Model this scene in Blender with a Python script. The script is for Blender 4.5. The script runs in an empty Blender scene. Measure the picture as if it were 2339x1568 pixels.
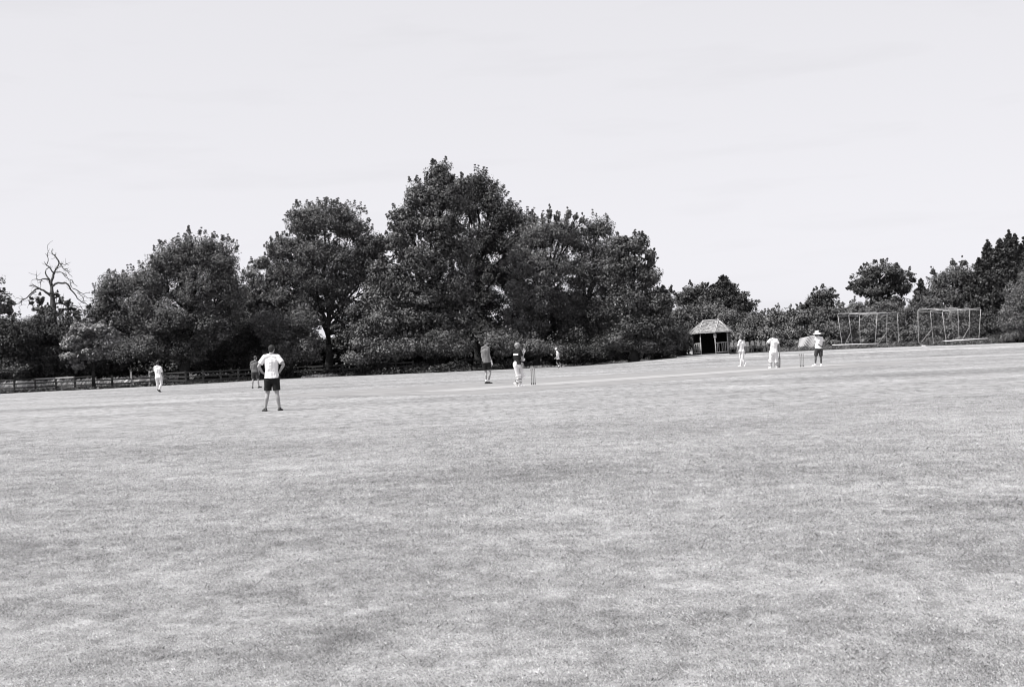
import bpy, math, random
import numpy as np
from mathutils import Vector, Matrix, noise as mnoise
random.seed(7); RNG = np.random.default_rng(11)
R = math.radians
scene = bpy.context.scene
col = scene.collection

# ---------------------------------------------------------------- camera
F = 3054.0                       # focal length in pixels of a 2339 px wide picture
CX, CY = 1169.5, 784.0
EYE = 1.32
cam_d = bpy.data.cameras.new('camera'); cam = bpy.data.objects.new('camera', cam_d); col.objects.link(cam)
cam_d.sensor_width = 36.0; cam_d.lens = 36.0*F/2339.0
cam_d.clip_start = 0.1; cam_d.clip_end = 6000
CAMR = Matrix.Rotation(R(0.45), 3, 'X') @ Matrix.Rotation(R(90), 3, 'X') @ Matrix.Rotation(R(-3.0), 3, 'Z')
cam.matrix_world = Matrix.Translation((0, 0, EYE)) @ CAMR.to_4x4()
scene.camera = cam
scene.cycles.filter_width = 1.1
scene.render.resolution_x = 1024; scene.render.resolution_y = 686

# ---------------------------------------------------------------- light
scene.view_settings.view_transform = 'Standard'; scene.view_settings.look = 'None'
scene.view_settings.exposure = 0.6; scene.view_settings.gamma = 1.0
scene.view_settings.use_curve_mapping = False
SUN_EL = R(56); sx, sy = -0.94, -0.36
n_ = math.hypot(sx, sy); sx /= n_; sy /= n_
sun_to = Vector((sx*math.cos(SUN_EL), sy*math.cos(SUN_EL), math.sin(SUN_EL)))
sd = bpy.data.lights.new('sun', 'SUN'); sun = bpy.data.objects.new('sun', sd); col.objects.link(sun)
sd.energy = 4.8; sd.angle = R(0.53); sd.color = (1.0, 0.99, 0.975)
sun.rotation_euler = sun_to.to_track_quat('Z', 'Y').to_euler()
world = bpy.data.worlds.new('World'); scene.world = world; world.use_nodes = True
nt = world.node_tree; nt.nodes.clear()
def N(t, **k):
    n = nt.nodes.new(t)
    for a, b in k.items(): setattr(n, a, b)
    return n
sky = N('ShaderNodeTexSky', sky_type='NISHITA'); sky.sun_disc = False
sky.sun_elevation = SUN_EL; sky.sun_rotation = math.atan2(sx, sy)
bw = N('ShaderNodeRGBToBW'); nt.links.new(sky.outputs[0], bw.inputs[0])
pw = N('ShaderNodeMath', operation='POWER'); pw.inputs[1].default_value = 0.16; nt.links.new(bw.outputs[0], pw.inputs[0])
# thin high cloud
tc = N('ShaderNodeTexCoord'); mp = N('ShaderNodeMapping'); mp.inputs['Scale'].default_value = (5.0, 5.0, 34.0)
nt.links.new(tc.outputs['Generated'], mp.inputs[0])
cn = N('ShaderNodeTexNoise'); cn.inputs['Scale'].default_value = 1.6; cn.inputs['Detail'].default_value = 5
nt.links.new(mp.outputs[0], cn.inputs['Vector'])
mr = N('ShaderNodeMapRange'); mr.inputs['From Min'].default_value = 0.54; mr.inputs['From Max'].default_value = 0.74
mr.inputs['To Min'].default_value = 1.0; mr.inputs['To Max'].default_value = 0.965
nt.links.new(cn.outputs[0], mr.inputs[0])
mu = N('ShaderNodeMath', operation='MULTIPLY'); nt.links.new(pw.outputs[0], mu.inputs[0]); nt.links.new(mr.outputs[0], mu.inputs[1])
tint = N('ShaderNodeVectorMath', operation='SCALE')
nt.links.new(mu.outputs[0], tint.inputs['Scale'])
SKY_GAIN = 6.4*1.07/1.516
tint.inputs[0].default_value = tuple(SKY_GAIN*c for c in (0.992, 0.985, 1.032))
bg = N('ShaderNodeBackground'); bg.inputs[1].default_value = 0.10
nt.links.new(tint.outputs[0], bg.inputs[0])
wo = N('ShaderNodeOutputWorld'); nt.links.new(bg.outputs[0], wo.inputs[0])

# ---------------------------------------------------------------- geometry of the place
def sstep(a, b, v):
    t = np.clip((v-a)/(b-a), 0, 1); return t*t*(3-2*t)
def gz(x, y):
    x = np.asarray(x, float); y = np.asarray(y, float)
    xs = np.clip(x, -200, 200)
    return -0.010*xs + 0.5*sstep(5, 19, x)*sstep(85, 118, y)
def ray(px, py):
    d = CAMR @ Vector((px-CX, -(py-CY), -F)); return d.normalized()
def at(px, py, Y):
    d = ray(px, py); t = Y/d.y; return Vector((d.x*t, Y, EYE+d.z*t))
def on_ground(px, py, ymax=600):
    d = ray(px, py); d = d/d.y
    Y = 1.0; step = 0.25
    while Y < ymax:
        if EYE+d.z*Y <= float(gz(d.x*Y, Y)): return Vector((d.x*Y, Y, float(gz(d.x*Y, Y))))
        Y += step
    return None
def S(x, y): return x/1.3933, y/1.3933
def crop(ox, oy, sc): return lambda x, y: ((ox+x/sc)/1.3933, (oy+y/sc)/1.3933)
def ground_under(px, Y):
    p = at(px, 800, Y)
    for _ in range(3):
        z = float(gz(p.x, Y))
        # shift along the tilted vertical so that x is right at ground height
        pv = None
        lo, hi = 400.0, 2400.0
        for __ in range(40):
            m = (lo+hi)/2; q = at(px, m, Y)
            if q.z > z: lo = m
            else: hi = m
        p = at(px, lo, Y)
    return Vector((p.x, Y, float(gz(p.x, Y))))

# ---------------------------------------------------------------- materials
def mat(name, base=0.3, rough=0.8, var=0.0, scale=8.0, spec=0.3, bump=0.0, bscale=40.0, tint=(1.0, 0.985, 0.985), attr=None, detail=4):
    m = bpy.data.materials.new(name); m.use_nodes = True
    t = m.node_tree; b = t.nodes['Principled BSDF']
    b.inputs['Roughness'].default_value = rough
    b.inputs['Specular IOR Level'].default_value = spec
    tc = t.nodes.new('ShaderNodeTexCoord')
    nz = t.nodes.new('ShaderNodeTexNoise'); nz.inputs['Scale'].default_value = scale; nz.inputs['Detail'].default_value = detail
    t.links.new(tc.outputs['Object'], nz.inputs['Vector'])
    cr = t.nodes.new('ShaderNodeMapRange')
    cr.inputs['From Min'].default_value = 0.3; cr.inputs['From Max'].default_value = 0.7
    cr.inputs['To Min'].default_value = base*(1-var); cr.inputs['To Max'].default_value = base*(1+var)
    t.links.new(nz.outputs[0], cr.inputs[0])
    out = cr.outputs[0]
    if attr:
        at_ = t.nodes.new('ShaderNodeAttribute'); at_.attribute_name = attr
        mm = t.nodes.new('ShaderNodeMath'); mm.operation = 'MULTIPLY'
        t.links.new(out, mm.inputs[0]); t.links.new(at_.outputs['Fac'], mm.inputs[1]); out = mm.outputs[0]
    vs = t.nodes.new('ShaderNodeVectorMath'); vs.operation = 'SCALE'; vs.inputs[0].default_value = tint
    t.links.new(out, vs.inputs['Scale']); t.links.new(vs.outputs[0], b.inputs['Base Color'])
    if bump:
        n2 = t.nodes.new('ShaderNodeTexNoise'); n2.inputs['Scale'].default_value = bscale; n2.inputs['Detail'].default_value = 4
        t.links.new(tc.outputs['Object'], n2.inputs['Vector'])
        bp = t.nodes.new('ShaderNodeBump'); bp.inputs['Strength'].default_value = bump; bp.inputs['Distance'].default_value = 0.02
        t.links.new(n2.outputs[0], bp.inputs['Height']); t.links.new(bp.outputs[0], b.inputs['Normal'])
    return m
M = {
 'bark': mat('bark', 0.022, 0.95, 0.4, 3, 0.2, 0.6, 12),
 'deadwood': mat('deadwood', 0.075, 0.9, 0.4, 3, 0.2, 0.5, 12),
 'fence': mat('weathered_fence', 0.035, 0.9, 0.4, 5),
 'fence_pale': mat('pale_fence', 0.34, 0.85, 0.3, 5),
 'log': mat('hut_log', 0.14, 0.9, 0.5, 6, 0.2, 0.5, 10),
 'post': mat('peeled_pole', 0.42, 0.85, 0.3, 5, 0.2, 0.4, 12),
 'inside': mat('dark_wood_and_shade', 0.012, 0.95, 0.3, 5),  # near-black holds the hut's interior shade; also used for dark brushwood
 'shingle': mat('cedar_shingle', 0.24, 0.9, 0.35, 6, 0.2, 0.4, 20, attr='v'),
 'white_paint': mat('white_paint', 0.78, 0.5, 0.08, 5),
 'galv': mat('pale_tube', 0.42, 0.45, 0.2, 3, 0.5),
 'galv_dim': mat('dull_tube', 0.28, 0.6, 0.3, 3, 0.4),
 'paper': mat('paper_notice', 0.5, 0.8, 0.25, 14),
 'skin': mat('pale_skin', 0.30, 0.6, 0.12, 14, 0.4),
 'skin_tan': mat('tanned_skin', 0.19, 0.6, 0.15, 14, 0.4),
 'skin_dark': mat('dark_skin', 0.07, 0.5, 0.2, 14, 0.5),
 'hair_dark': mat('dark_hair', 0.02, 0.7, 0.5, 60, 0.4, 0.8, 90),
 'hair_mid': mat('brown_hair', 0.07, 0.75, 0.5, 60, 0.4, 0.8, 90),
 'hair_light': mat('greying_hair', 0.15, 0.75, 0.5, 60, 0.4, 0.8, 90),
 'cotton': mat('white_cotton', 0.72, 0.85, 0.03, 10, 0.2, 0.5, 9),
 'cotton_grey': mat('grey_cotton', 0.13, 0.9, 0.12, 25, 0.2, 0.5, 9),
 'cotton_mid': mat('pale_grey_cotton', 0.15, 0.9, 0.12, 25, 0.2, 0.5, 9),
 'whites': mat('cricket_whites', 0.66, 0.85, 0.05, 10, 0.2, 0.6, 9),
 'black_cloth': mat('black_cloth', 0.008, 0.85, 0.3, 20, 0.3, 0.5, 9),
 'dark_cloth': mat('dark_cloth', 0.040, 0.85, 0.3, 20, 0.3, 0.5, 9),
 'pad': mat('pad_white', 0.74, 0.6, 0.06, 12, 0.3, 0.3, 30),
 'strap': mat('dark_strap', 0.05, 0.7, 0.2),
 'shoe_dark': mat('dark_shoe', 0.03, 0.6, 0.2),
 'shoe_white': mat('white_shoe', 0.75, 0.6, 0.05),
 'helmet': mat('grey_helmet', 0.20, 0.4, 0.1, 8, 0.6),
 'bat': mat('willow_bat', 0.16, 0.5, 0.2, 12),
 'stump': mat('pale_stump', 0.26, 0.5, 0.12, 20, 0.4),
 'stump_dark': mat('stump_band', 0.04, 0.5, 0.2, 20, 0.4),
 'sheet': mat('pale_tarpaulin', 0.42, 0.7, 0.10, 3, 0.3, 0.3, 6),
 'chair_back': mat('chair_fabric', 0.22, 0.8, 0.2, 8),
 'chair_frame': mat('chair_slats', 0.17, 0.7, 0.6, 8),
 'chair_leg': mat('chair_leg', 0.02, 0.7, 0.2, 8),
 'eye': mat('eye', 0.02, 0.2, 0.1),
 'rubbish': mat('old_sacking', 0.45, 0.85, 0.4, 9),
}
def leafmat(name, base, rough=0.55, spec=0.35):
    return mat(name, base, rough, 0.25, 0.35, spec, attr='v', detail=2)
LM = {k: leafmat('foliage_'+k, v) for k, v in dict(dark=0.045, mid=0.074, light=0.100, pale=0.21, grey=0.12, dim=0.028, hedge=0.10, hedge_light=0.13).items()}  # dim serves dark growth; on the shaded plants it puts shade into the colour

# ---------------------------------------------------------------- helpers
def tag(o, label=None, cat=None, group=None, kind=None):
    if label: o['label'] = label
    if cat: o['category'] = cat
    if group: o['group'] = group
    if kind: o['kind'] = kind
    return o
def empty(name, loc, rz=0.0):
    o = bpy.data.objects.new(name, None); col.objects.link(o); o.location = loc; o.rotation_euler = (0, 0, rz)
    o.empty_display_size = 0.3; return o
def link_mesh(name, me, m, parent=None):
    o = bpy.data.objects.new(name, me); col.objects.link(o)
    if m is not None:
        me.materials.clear(); me.materials.append(m)
    if parent is not None: o.parent = parent
    return o
class MB:
    """collects simple solids into one mesh"""
    def __init__(s): s.v = []; s.f = []; s.val = []
    def add(s, vs, fs, val=1.0):
        b = len(s.v); s.v += [tuple(v) for v in vs]; s.f += [tuple(b+i for i in f) for f in fs]; s.val += [val]*len(fs)
    def box(s, c, sz, rot=None, val=1.0):
        x, y, z = (q/2 for q in sz); vs = [Vector((i*x, j*y, k*z)) for i in (-1, 1) for j in (-1, 1) for k in (-1, 1)]
        if rot is not None: vs = [rot @ v for v in vs]
        c = Vector(c); s.add([v+c for v in vs], [(0,1,3,2),(4,6,7,5),(0,4,5,1),(2,3,7,6),(0,2,6,4),(1,5,7,3)], val)
    def beam(s, a, b, w, h=None, up=Vector((0,0,1)), val=1.0):
        a = Vector(a); b = Vector(b); d = b-a; L = d.length; d.normalize()
        if abs(d.dot(up)) > 0.95: up = Vector((0,1,0))
        r = d.cross(up).normalized(); u = r.cross(d)
        rot = Matrix((r, d, u)).transposed(); s.box((a+b)/2, (w, L, h or w), rot, val)
    def tube(s, pts, rad, seg=8, cap=True, val=1.0):
        pts = [Vector(p) for p in pts]
        if not hasattr(rad, '__len__'): rad = [rad]*len(pts)
        rings = []; up = Vector((0.13, 0.29, 0.95)).normalized()
        vs = []
        for i, p in enumerate(pts):
            d = (pts[min(i+1, len(pts)-1)]-pts[max(i-1, 0)])
            if d.length < 1e-9: d = Vector((0,0,1))
            d.normalize(); q = up if abs(d.dot(up)) < 0.95 else Vector((1,0,0))
            a = d.cross(q).normalized(); b = a.cross(d)
            for k in range(seg):
                t = 2*math.pi*k/seg; vs.append(p+(a*math.cos(t)+b*math.sin(t))*rad[i])
        fs = []
        for i in range(len(pts)-1):
            for k in range(seg):
                k2 = (k+1) % seg; fs.append((i*seg+k, i*seg+k2, (i+1)*seg+k2, (i+1)*seg+k))
        if cap: fs.append(tuple(range(seg))[::-1]); fs.append(tuple((len(pts)-1)*seg+k for k in range(seg)))
        s.add(vs, fs, val)
    def capsule(s, a, b, r1, r2, seg=12, hemi=3):
        a = Vector(a); b = Vector(b); d = b-a
        if d.length < 1e-5: d = Vector((0, 0, 1e-4))
        d.normalize(); pts = []; rad = []
        for i in range(hemi+1):
            t = math.pi/2*i/hemi; pts.append(a-d*r1*math.cos(t)); rad.append(max(r1*math.sin(t), 1e-4))
        for i in range(hemi+1):
            t = math.pi/2*i/hemi; pts.append(b+d*r2*math.sin(t)); rad.append(max(r2*math.cos(t), 1e-4))
        q = Vector((0.13,0.29,0.95)).normalized()
        if abs(d.dot(q)) > 0.95: q = Vector((1,0,0))
        u = d.cross(q).normalized(); w = u.cross(d); vs = []; fs = []
        for p, r in zip(pts, rad):
            for k in range(seg):
                t = 2*math.pi*k/seg; vs.append(p+(u*math.cos(t)+w*math.sin(t))*r)
        n = len(pts)
        for i in range(n-1):
            for k in range(seg):
                k2 = (k+1) % seg; fs.append((i*seg+k, i*seg+k2, (i+1)*seg+k2, (i+1)*seg+k))
        fs.append(tuple(range(seg))[::-1]); fs.append(tuple((n-1)*seg+k for k in range(seg)))
        s.add(vs, fs)
    def ellipsoid(s, c, ax, rr, seg=16, rings=10):
        c = Vector(c); vs = []; fs = []
        for i in range(rings+1):
            th = math.pi*i/rings
            for k in range(seg):
                ph = 2*math.pi*k/seg; st = max(math.sin(th), 0.002)
                vs.append(c+ax[0]*(rr[0]*st*math.cos(ph))+ax[1]*(rr[1]*st*math.sin(ph))+ax[2]*(rr[2]*math.cos(th)))
        for i in range(rings):
            for k in range(seg):
                k2 = (k+1) % seg; fs.append((i*seg+k, (i+1)*seg+k, (i+1)*seg+k2, i*seg+k2))
        fs.append(tuple(range(seg))); fs.append(tuple(rings*seg+k for k in range(seg))[::-1])
        s.add(vs, fs)
    def mesh(s, name, attr=False):
        me = bpy.data.meshes.new(name); me.from_pydata(s.v, [], s.f)
        if attr:
            a = me.attributes.new('v', 'FLOAT', 'FACE'); a.data.foreach_set('value', s.val)
        me.update(); return me
    def build(s, name, m, parent=None, smooth=False, attr=False):
        me = s.mesh(name, attr)
        if smooth: me.polygons.foreach_set('use_smooth', [True]*len(me.polygons))
        return link_mesh(name, me, m, parent)
    def remesh(s, name, m, parent=None, voxel=0.01, smooth=4, wrinkle=0.0, wscale=6.0, cut=None):
        """fuse everything into one continuous surface"""
        tmp = bpy.data.objects.new('tmp', s.mesh('tmp')); col.objects.link(tmp)
        md = tmp.modifiers.new('r', 'REMESH'); md.mode = 'VOXEL'; md.voxel_size = voxel
        sm = tmp.modifiers.new('s', 'SMOOTH'); sm.iterations = smooth; sm.factor = 0.5
        dg = bpy.context.evaluated_depsgraph_get(); dg.update()
        me = bpy.data.meshes.new_from_object(tmp.evaluated_get(dg)); me.name = name
        old = tmp.data; bpy.data.objects.remove(tmp); bpy.data.meshes.remove(old)
        if wrinkle:
            nv = len(me.vertices); co = np.empty(nv*3); me.vertices.foreach_get('co', co); co = co.reshape(-1, 3)
            no = np.array([tuple(q.vector) for q in me.vertex_normals])
            w = np.array([mnoise.noise((p[0]*wscale, p[1]*wscale, p[2]*wscale*0.6))+0.5*mnoise.noise((p[0]*wscale*2.3, p[1]*wscale*2.3, p[2]*wscale*2.3)) for p in co])
            me.vertices.foreach_set('co', (co+no*w[:, None]*wrinkle).ravel()); me.update()
        me.polygons.foreach_set('use_smooth', [True]*len(me.polygons))
        return link_mesh(name, me, m, parent)

def quads_mesh(name, V, val):
    """V: (n,4,3) array of quads, val: (n,) attribute"""
    n = len(V); me = bpy.data.meshes.new(name)
    me.vertices.add(n*4); me.vertices.foreach_set('co', np.ascontiguousarray(V, dtype=np.float32).ravel())
    me.loops.add(n*4); me.loops.foreach_set('vertex_index', np.arange(n*4, dtype=np.int32))
    me.polygons.add(n); me.polygons.foreach_set('loop_start', np.arange(0, n*4, 4, dtype=np.int32))
    me.polygons.foreach_set('loop_total', np.full(n, 4, dtype=np.int32))
    a = me.attributes.new('v', 'FLOAT', 'FACE'); a.data.foreach_set('value', np.asarray(val, dtype=np.float32))
    me.update(calc_edges=True); return me
def unit(a): return a/np.maximum(np.linalg.norm(a, axis=-1, keepdims=True), 1e-9)
def leaf_quads(P, Nn, size, aspect=0.6):
    n = len(P); t = unit(RNG.normal(size=(n, 3))); u = unit(np.cross(Nn, t)); w = np.cross(Nn, u)
    s = size[:, None]; bend = Nn*s*0.18
    a = P-u*s*0.5-bend; c = P+u*s*0.5-bend*0.6
    off = u*s*RNG.uniform(-0.12, 0.12, (n, 1))
    b = P+w*s*0.5*aspect+off; d = P-w*s*0.5*aspect+off
    return np.stack([a, b, c, d], 1)
def clump_leaves(C, rc, K, lsize, up=0.6, flat=0.65, jitter=0.35, centre=None, vval=None):
    """C (n,3) clump centres, rc (n,) radii, K leaves per clump"""
    n = len(C); d = unit(RNG.normal(size=(n, K, 3)))
    r = RNG.uniform(0.25, 1.0, (n, K, 1))**0.5
    off = d*r*rc[:, None, None]; off[..., 2] *= flat
    P = (C[:, None, :]+off).reshape(-1, 3)
    outd = d.reshape(-1, 3)
    if centre is not None:
        oc = unit(P-np.repeat(centre, K, axis=0)) ; outd = unit(outd*0.5+oc)
    Nn = unit(outd*0.7+np.array([0, 0, up])+RNG.normal(size=P.shape)*0.45)
    size = RNG.uniform(lsize[0], lsize[1], len(P))
    V = leaf_quads(P, Nn, size)
    cv = np.repeat(RNG.uniform(0.75, 1.25, n) if vval is None else vval, K)
    val = cv*RNG.uniform(0.5, 1.65, len(P))
    return V, val
def lobes_world(lobes, Y):
    out = []
    for i, l in enumerate(lobes):
        px, py, rx, ry = l[:4]; dy = l[4] if len(l) > 4 else 0; dm = l[5] if len(l) > 5 else 1.0
        mpp = (Y+dy)/F; c = at(px, py, Y+dy)
        a = rx*mpp*1.04; h = ry*mpp*1.04
        out.append((np.array(c), a, min(max(a, h)*0.9, 3.2), h, dm))
    return out
def crown_geom(lobes, Y, dens=1.0, K=44, rc=(0.45, 0.95), lsize=(0.14, 0.27), up=0.6, inner=0.35, spray=0.12):
    Vs, vals = [], []; K = int(K*2.1); lsize = (lsize[0]*0.62, lsize[1]*0.78); dens *= 1.12
    for c, a, b, h, dm in lobes_world(lobes, Y):
        area = 4*math.pi*(((a*b)**1.6+(a*h)**1.6+(b*h)**1.6)/3)**(1/1.6)
        rm = (rc[0]+rc[1])/2
        n = max(6, int(dens*dm*2.1*area/(rm*rm*3.0)))
        d = unit(RNG.normal(size=(n, 3)))
        # fewer clumps on the far side, which is never the side facing the field
        rr = 1.0-np.abs(RNG.normal(size=(n, 1)))*0.16
        ni = int(n*inner); rr[:ni] = RNG.uniform(0.3, 0.85, (ni, 1))
        rr += (RNG.random((n, 1)) < spray)*RNG.uniform(0.0, 0.16, (n, 1))
        rr += 0.10*np.sin(d[:, :1]*5+c[0])*np.sin(d[:, 2:]*6+c[2])
        lim = np.array([a, b, h]); C = c+d*rr*np.maximum(lim-rm*0.55, lim*0.35)
        R_ = RNG.uniform(rc[0], rc[1], n)*np.clip(min(a, h)/1.2, 0.35, 1.0)
        V, v = clump_leaves(C, R_, K, lsize, up=up, centre=np.broadcast_to(c, (n, 3)))
        Vs.append(V); vals.append(v)
        # upright sprays of leaves breaking the outline
        m = max(3, int(n*0.35*(0.5+spray*2))); d = unit(RNG.normal(size=(m, 3))*np.array([1, .6, 1])+np.array([0, -.1, .55]))
        P0 = c+d*lim*RNG.uniform(0.86, 1.0, (m, 1)); L_ = RNG.uniform(0.2, 0.75, (m, 1))*np.clip(min(a, h)/1.4, .3, 1)
        dd = unit(d*0.7+np.array([0, 0, .8])+RNG.normal(size=(m, 3))*.3)
        for q in (0.15, 0.5, 0.85):
            V, v = clump_leaves(P0+dd*L_*q, (0.26-0.17*q)*np.ones(m)*np.clip(min(a, h)/1.2, .4, 1), 15, lsize, up=up)
            Vs.append(V); vals.append(v)
    return np.concatenate(Vs), np.concatenate(vals)
def wobble_path(a, b, n=6, amp=0.15, sag=0.0):
    a = Vector(a); b = Vector(b); L = (b-a).length; pts = []
    for i in range(n+1):
        t = i/n; p = a.lerp(b, t)
        k = math.sin(math.pi*t)*amp*L
        p += Vector((random.uniform(-1, 1), random.uniform(-1, 1), random.uniform(-.5, .5)))*k*0.35
        p.z += sag*math.sin(math.pi*t)*L
        pts.append(p)
    return pts
def tree(name, label, base_px, Y, lobes, leaf='mid', trunk_r=0.3, fork=None, cat='tree', group=None, limbs=True, **kw):
    base = ground_under(base_px, Y)
    root = empty(name, base); tag(root, label, cat, group)
    V, val = crown_geom(lobes, Y, **kw)
    V = V-np.array(base)
    crown = link_mesh('crown', quads_mesh('crown', V, val), LM[leaf], root)
    mb = MB(); L = lobes_world(lobes, Y)
    hi = max(L, key=lambda l: l[0][2])
    top = Vector(hi[0])-base
    fk = (fork if fork is not None else 0.35)*top.z
    fp = Vector((top.x*0.25, top.y*0.25, fk))
    mb.tube(wobble_path((0, 0, -0.3), fp, 5, 0.04), list(np.linspace(trunk_r*1.3, trunk_r*0.85, 6)), 10)
    mb.tube(wobble_path(fp, top, 7, 0.08), list(np.linspace(trunk_r*0.8, 0.04, 8)), 8)
    if limbs:
        for c, a, b, h, dm in L:
            e = Vector(c)-base
            if e.z < fk*0.9 or (e-top).length < 0.3: continue
            s = fp.lerp(top, random.uniform(0.0, 0.45))
            mb.tube(wobble_path(s, e, 6, 0.1, -0.03), list(np.linspace(trunk_r*0.42, 0.03, 7)), 6)
            for k in range(3):
                e2 = e+Vector((random.uniform(-1, 1)*a, random.uniform(-1, 1)*b, random.uniform(-.3, 1)*h))*0.8
                mb.tube(wobble_path(s.lerp(e, 0.6), e2, 4, 0.1), list(np.linspace(trunk_r*0.16, 0.015, 5)), 5)
    mb.build('trunk', M['bark'], root, smooth=True)
    return root
def bush(name, label, Y, lobes, leaf='mid', cat='bush', group=None, **kw):
    base = ground_under(lobes[0][0], Y); root = empty(name, base); tag(root, label, cat, group)
    V, val = crown_geom(lobes, Y, **kw)
    link_mesh('foliage', quads_mesh('foliage', V-np.array(base), val), LM[leaf], root)
    mb = MB()
    for c, a, b, h, dm in lobes_world(lobes, Y):
        e = Vector(c)-base
        for k in range(2):
            s = Vector((random.uniform(-.4, .4)+e.x*0.3, random.uniform(-.3, .3), -0.1))
            mb.tube(wobble_path(s, e+Vector((random.uniform(-.5, .5)*a, 0, 0)), 5, 0.1), list(np.linspace(0.06, 0.012, 6)), 5)
    mb.build('stem', M['bark'], root)
    return root
def conifer(name, label, Y, peaks, leaf='dark', group=None, K=26, lsize=(0.12, 0.30)):
    """peaks: (apex px, apex py, base py, half width px)"""
    p0 = max(peaks, key=lambda p: p[3]); base = ground_under(p0[0], Y)
    root = empty(name, base); tag(root, label, 'conifer', group); Vs = []; vals = []; mb = MB()
    for (px, py, pb, hw) in peaks:
        a = at(px, py, Y); b = at(px+(pb-py)*0.05, pb, Y); H = (a-b).length; W = hw*Y/F
        n = int(62*H*max(W, 0.8)/1.0)
        t = RNG.random(n)**0.55                    # 0 = apex
        ph = RNG.uniform(0, 2*math.pi, n)
        rad = W*(t**1.0)*RNG.uniform(0.72, 1.15, n)+0.05
        prof = 1+0.18*np.sin(t*23+ph*2)
        rad = rad*prof
        ax = np.array(a)[None]+(np.array(b)-np.array(a))[None]*t[:, None]
        dirs = np.stack([np.cos(ph), np.sin(ph)*0.9, np.full(n, 0.75)], 1)
        m = 5
        s = np.linspace(0.45, 1.0, m)
        C = ax[:, None, :]+dirs[:, None, :]*rad[:, None, None]*s[None, :, None]
        C[..., 2] -= (rad*0.42)[:, None]*0.8
        C = C.reshape(-1, 3); tt = np.repeat(1-np.abs(s-0.6), n).reshape(m, n).T.ravel()
        rc = 0.20*tt*np.clip(np.repeat(rad, m)/1.0, 0.35, 1.2)+0.05
        V, v = clump_leaves(C, rc, K//4, lsize, up=0.35, flat=0.8)
        Vs.append(V); vals.append(v)
        mb.tube([b-base, b.lerp(a, 0.5)-base, a-base], [0.22, 0.12, 0.02], 7)
        if pb < 790: mb.tube([Vector((b.x-base.x, 0, -0.2)), b-base], [0.28, 0.22], 8)
    V = np.concatenate(Vs)-np.array(base)
    link_mesh('crown', quads_mesh('crown', V, np.concatenate(vals)), LM[leaf], root)
    mb.build('trunk', M['bark'], root, smooth=True)
    return root

# ---------------------------------------------------------------- ground
EDGE_PX = [(-400, 925), (-60, 903), (0, 899), (100, 894), (200, 889.5), (344, 882), (500, 873.5), (640, 865), (700, 861.5), (780, 859), (860, 856),
        (1000, 850.5), (1150, 843.5), (1300, 833), (1400, 825.5), (1535, 818), (1600, 812.5), (1660, 809.5), (1760, 803.5), (1830, 800.5),
        (1890, 798), (2000, 793.5), (2200, 787.5), (2339, 781.5), (2500, 776)]
EDGE = [on_ground(*p) for p in EDGE_PX]
EX = np.array([e.x for e in EDGE]); EY = np.array([e.y for e in EDGE])
def edge_y(x): return np.interp(x, EX, EY)

# patches of lusher (darker) and drier (paler) turf: picture place -> world place, size in metres
PATCH = []
def patch(px, py, rpx, amp, ry=None):
    p = on_ground(px, py)
    if p is None: return
    r = rpx*p.y/F; PATCH.append((p.x, p.y, r, ry or r*0.8, amp))
for a in [(960,1112,240,-.26,1.8),(1200,1090,190,-.2,1.6),(150,1115,160,-.25),(700,1240,200,-.2),(760,1495,140,-.45,.35),(430,1520,200,-.15),
          (1280,1435,170,-.38,.4),(2200,1160,150,-.3,.8),(1830,1165,110,-.3,.7),(1760,1060,150,-.22),(1720,1400,120,-.35,.4),(2150,1430,170,-.35,.5),(2280,1050,70,-.3),
          (60,940,160,-.25,4),(900,1320,140,-.2,.5),(560,1370,120,-.2,.4),(100,1380,140,-.18,.5),(1560,1250,180,-.12,.8),(1290,1160,160,.35,1.0),(620,1070,260,.35),
          (1350,1030,260,.25),(450,1175,260,.22),(1500,1330,200,.22,.6),(1750,1340,260,.22,.8),(320,1330,220,.15,.6),(1100,1490,170,.2,.4),(2050,1540,230,-.2,.4),(2230,1500,100,-.3,.3),
          (1950,960,300,.12,5),(620,1010,180,-.12,2),(1400,965,220,-.1,3)]:
    patch(*a)
def lush(x, y):
    v = np.zeros_like(x)
    ang = np.sin(x*0.9+1.3*np.sin(y*0.7))*0.25
    for (cx, cy, rx, ry, am) in PATCH:
        q = ((x-cx+ang*rx)/rx)**2+((y-cy+ang*ry)/ry)**2
        v += am*np.exp(-q*1.1)
    return v
def worm(x, y, s, o=0.0):
    return (np.sin(x*s*1.0+2.1*np.sin(y*s*0.73+o)+o)+np.sin(y*s*1.31+1.7*np.sin(x*s*0.91+2*o)+1.3*o))*0.5
TONE_LO, TONE_HI = 0.5, 1.6
def vnoise(x, y, seed):
    xi = np.floor(x).astype(np.int64); yi = np.floor(y).astype(np.int64); fx = x-xi; fy = y-yi
    def hsh(a, b):
        h = (a*374761393+b*668265263+seed*982451653) & 0x7fffffff; h = ((h ^ (h >> 13))*1274126177) & 0x7fffffff; return ((h ^ (h >> 16)) & 0xffff)/65535.0
    fx = fx*fx*(3-2*fx); fy = fy*fy*(3-2*fy)
    return (hsh(xi, yi)*(1-fx)+hsh(xi+1, yi)*fx)*(1-fy)+(hsh(xi, yi+1)*(1-fx)+hsh(xi+1, yi+1)*fx)*fy*1.0
def fbm(x, y, s, o=4, seed=1):
    v = 0*x; a = 0.5; t = 0
    for i in range(o):
        v = v+a*(vnoise(x*s*2**i+17.3*i, y*s*2**i-9.1*i, seed+i)-0.5); t += a; a *= 0.6
    return v/t
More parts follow.
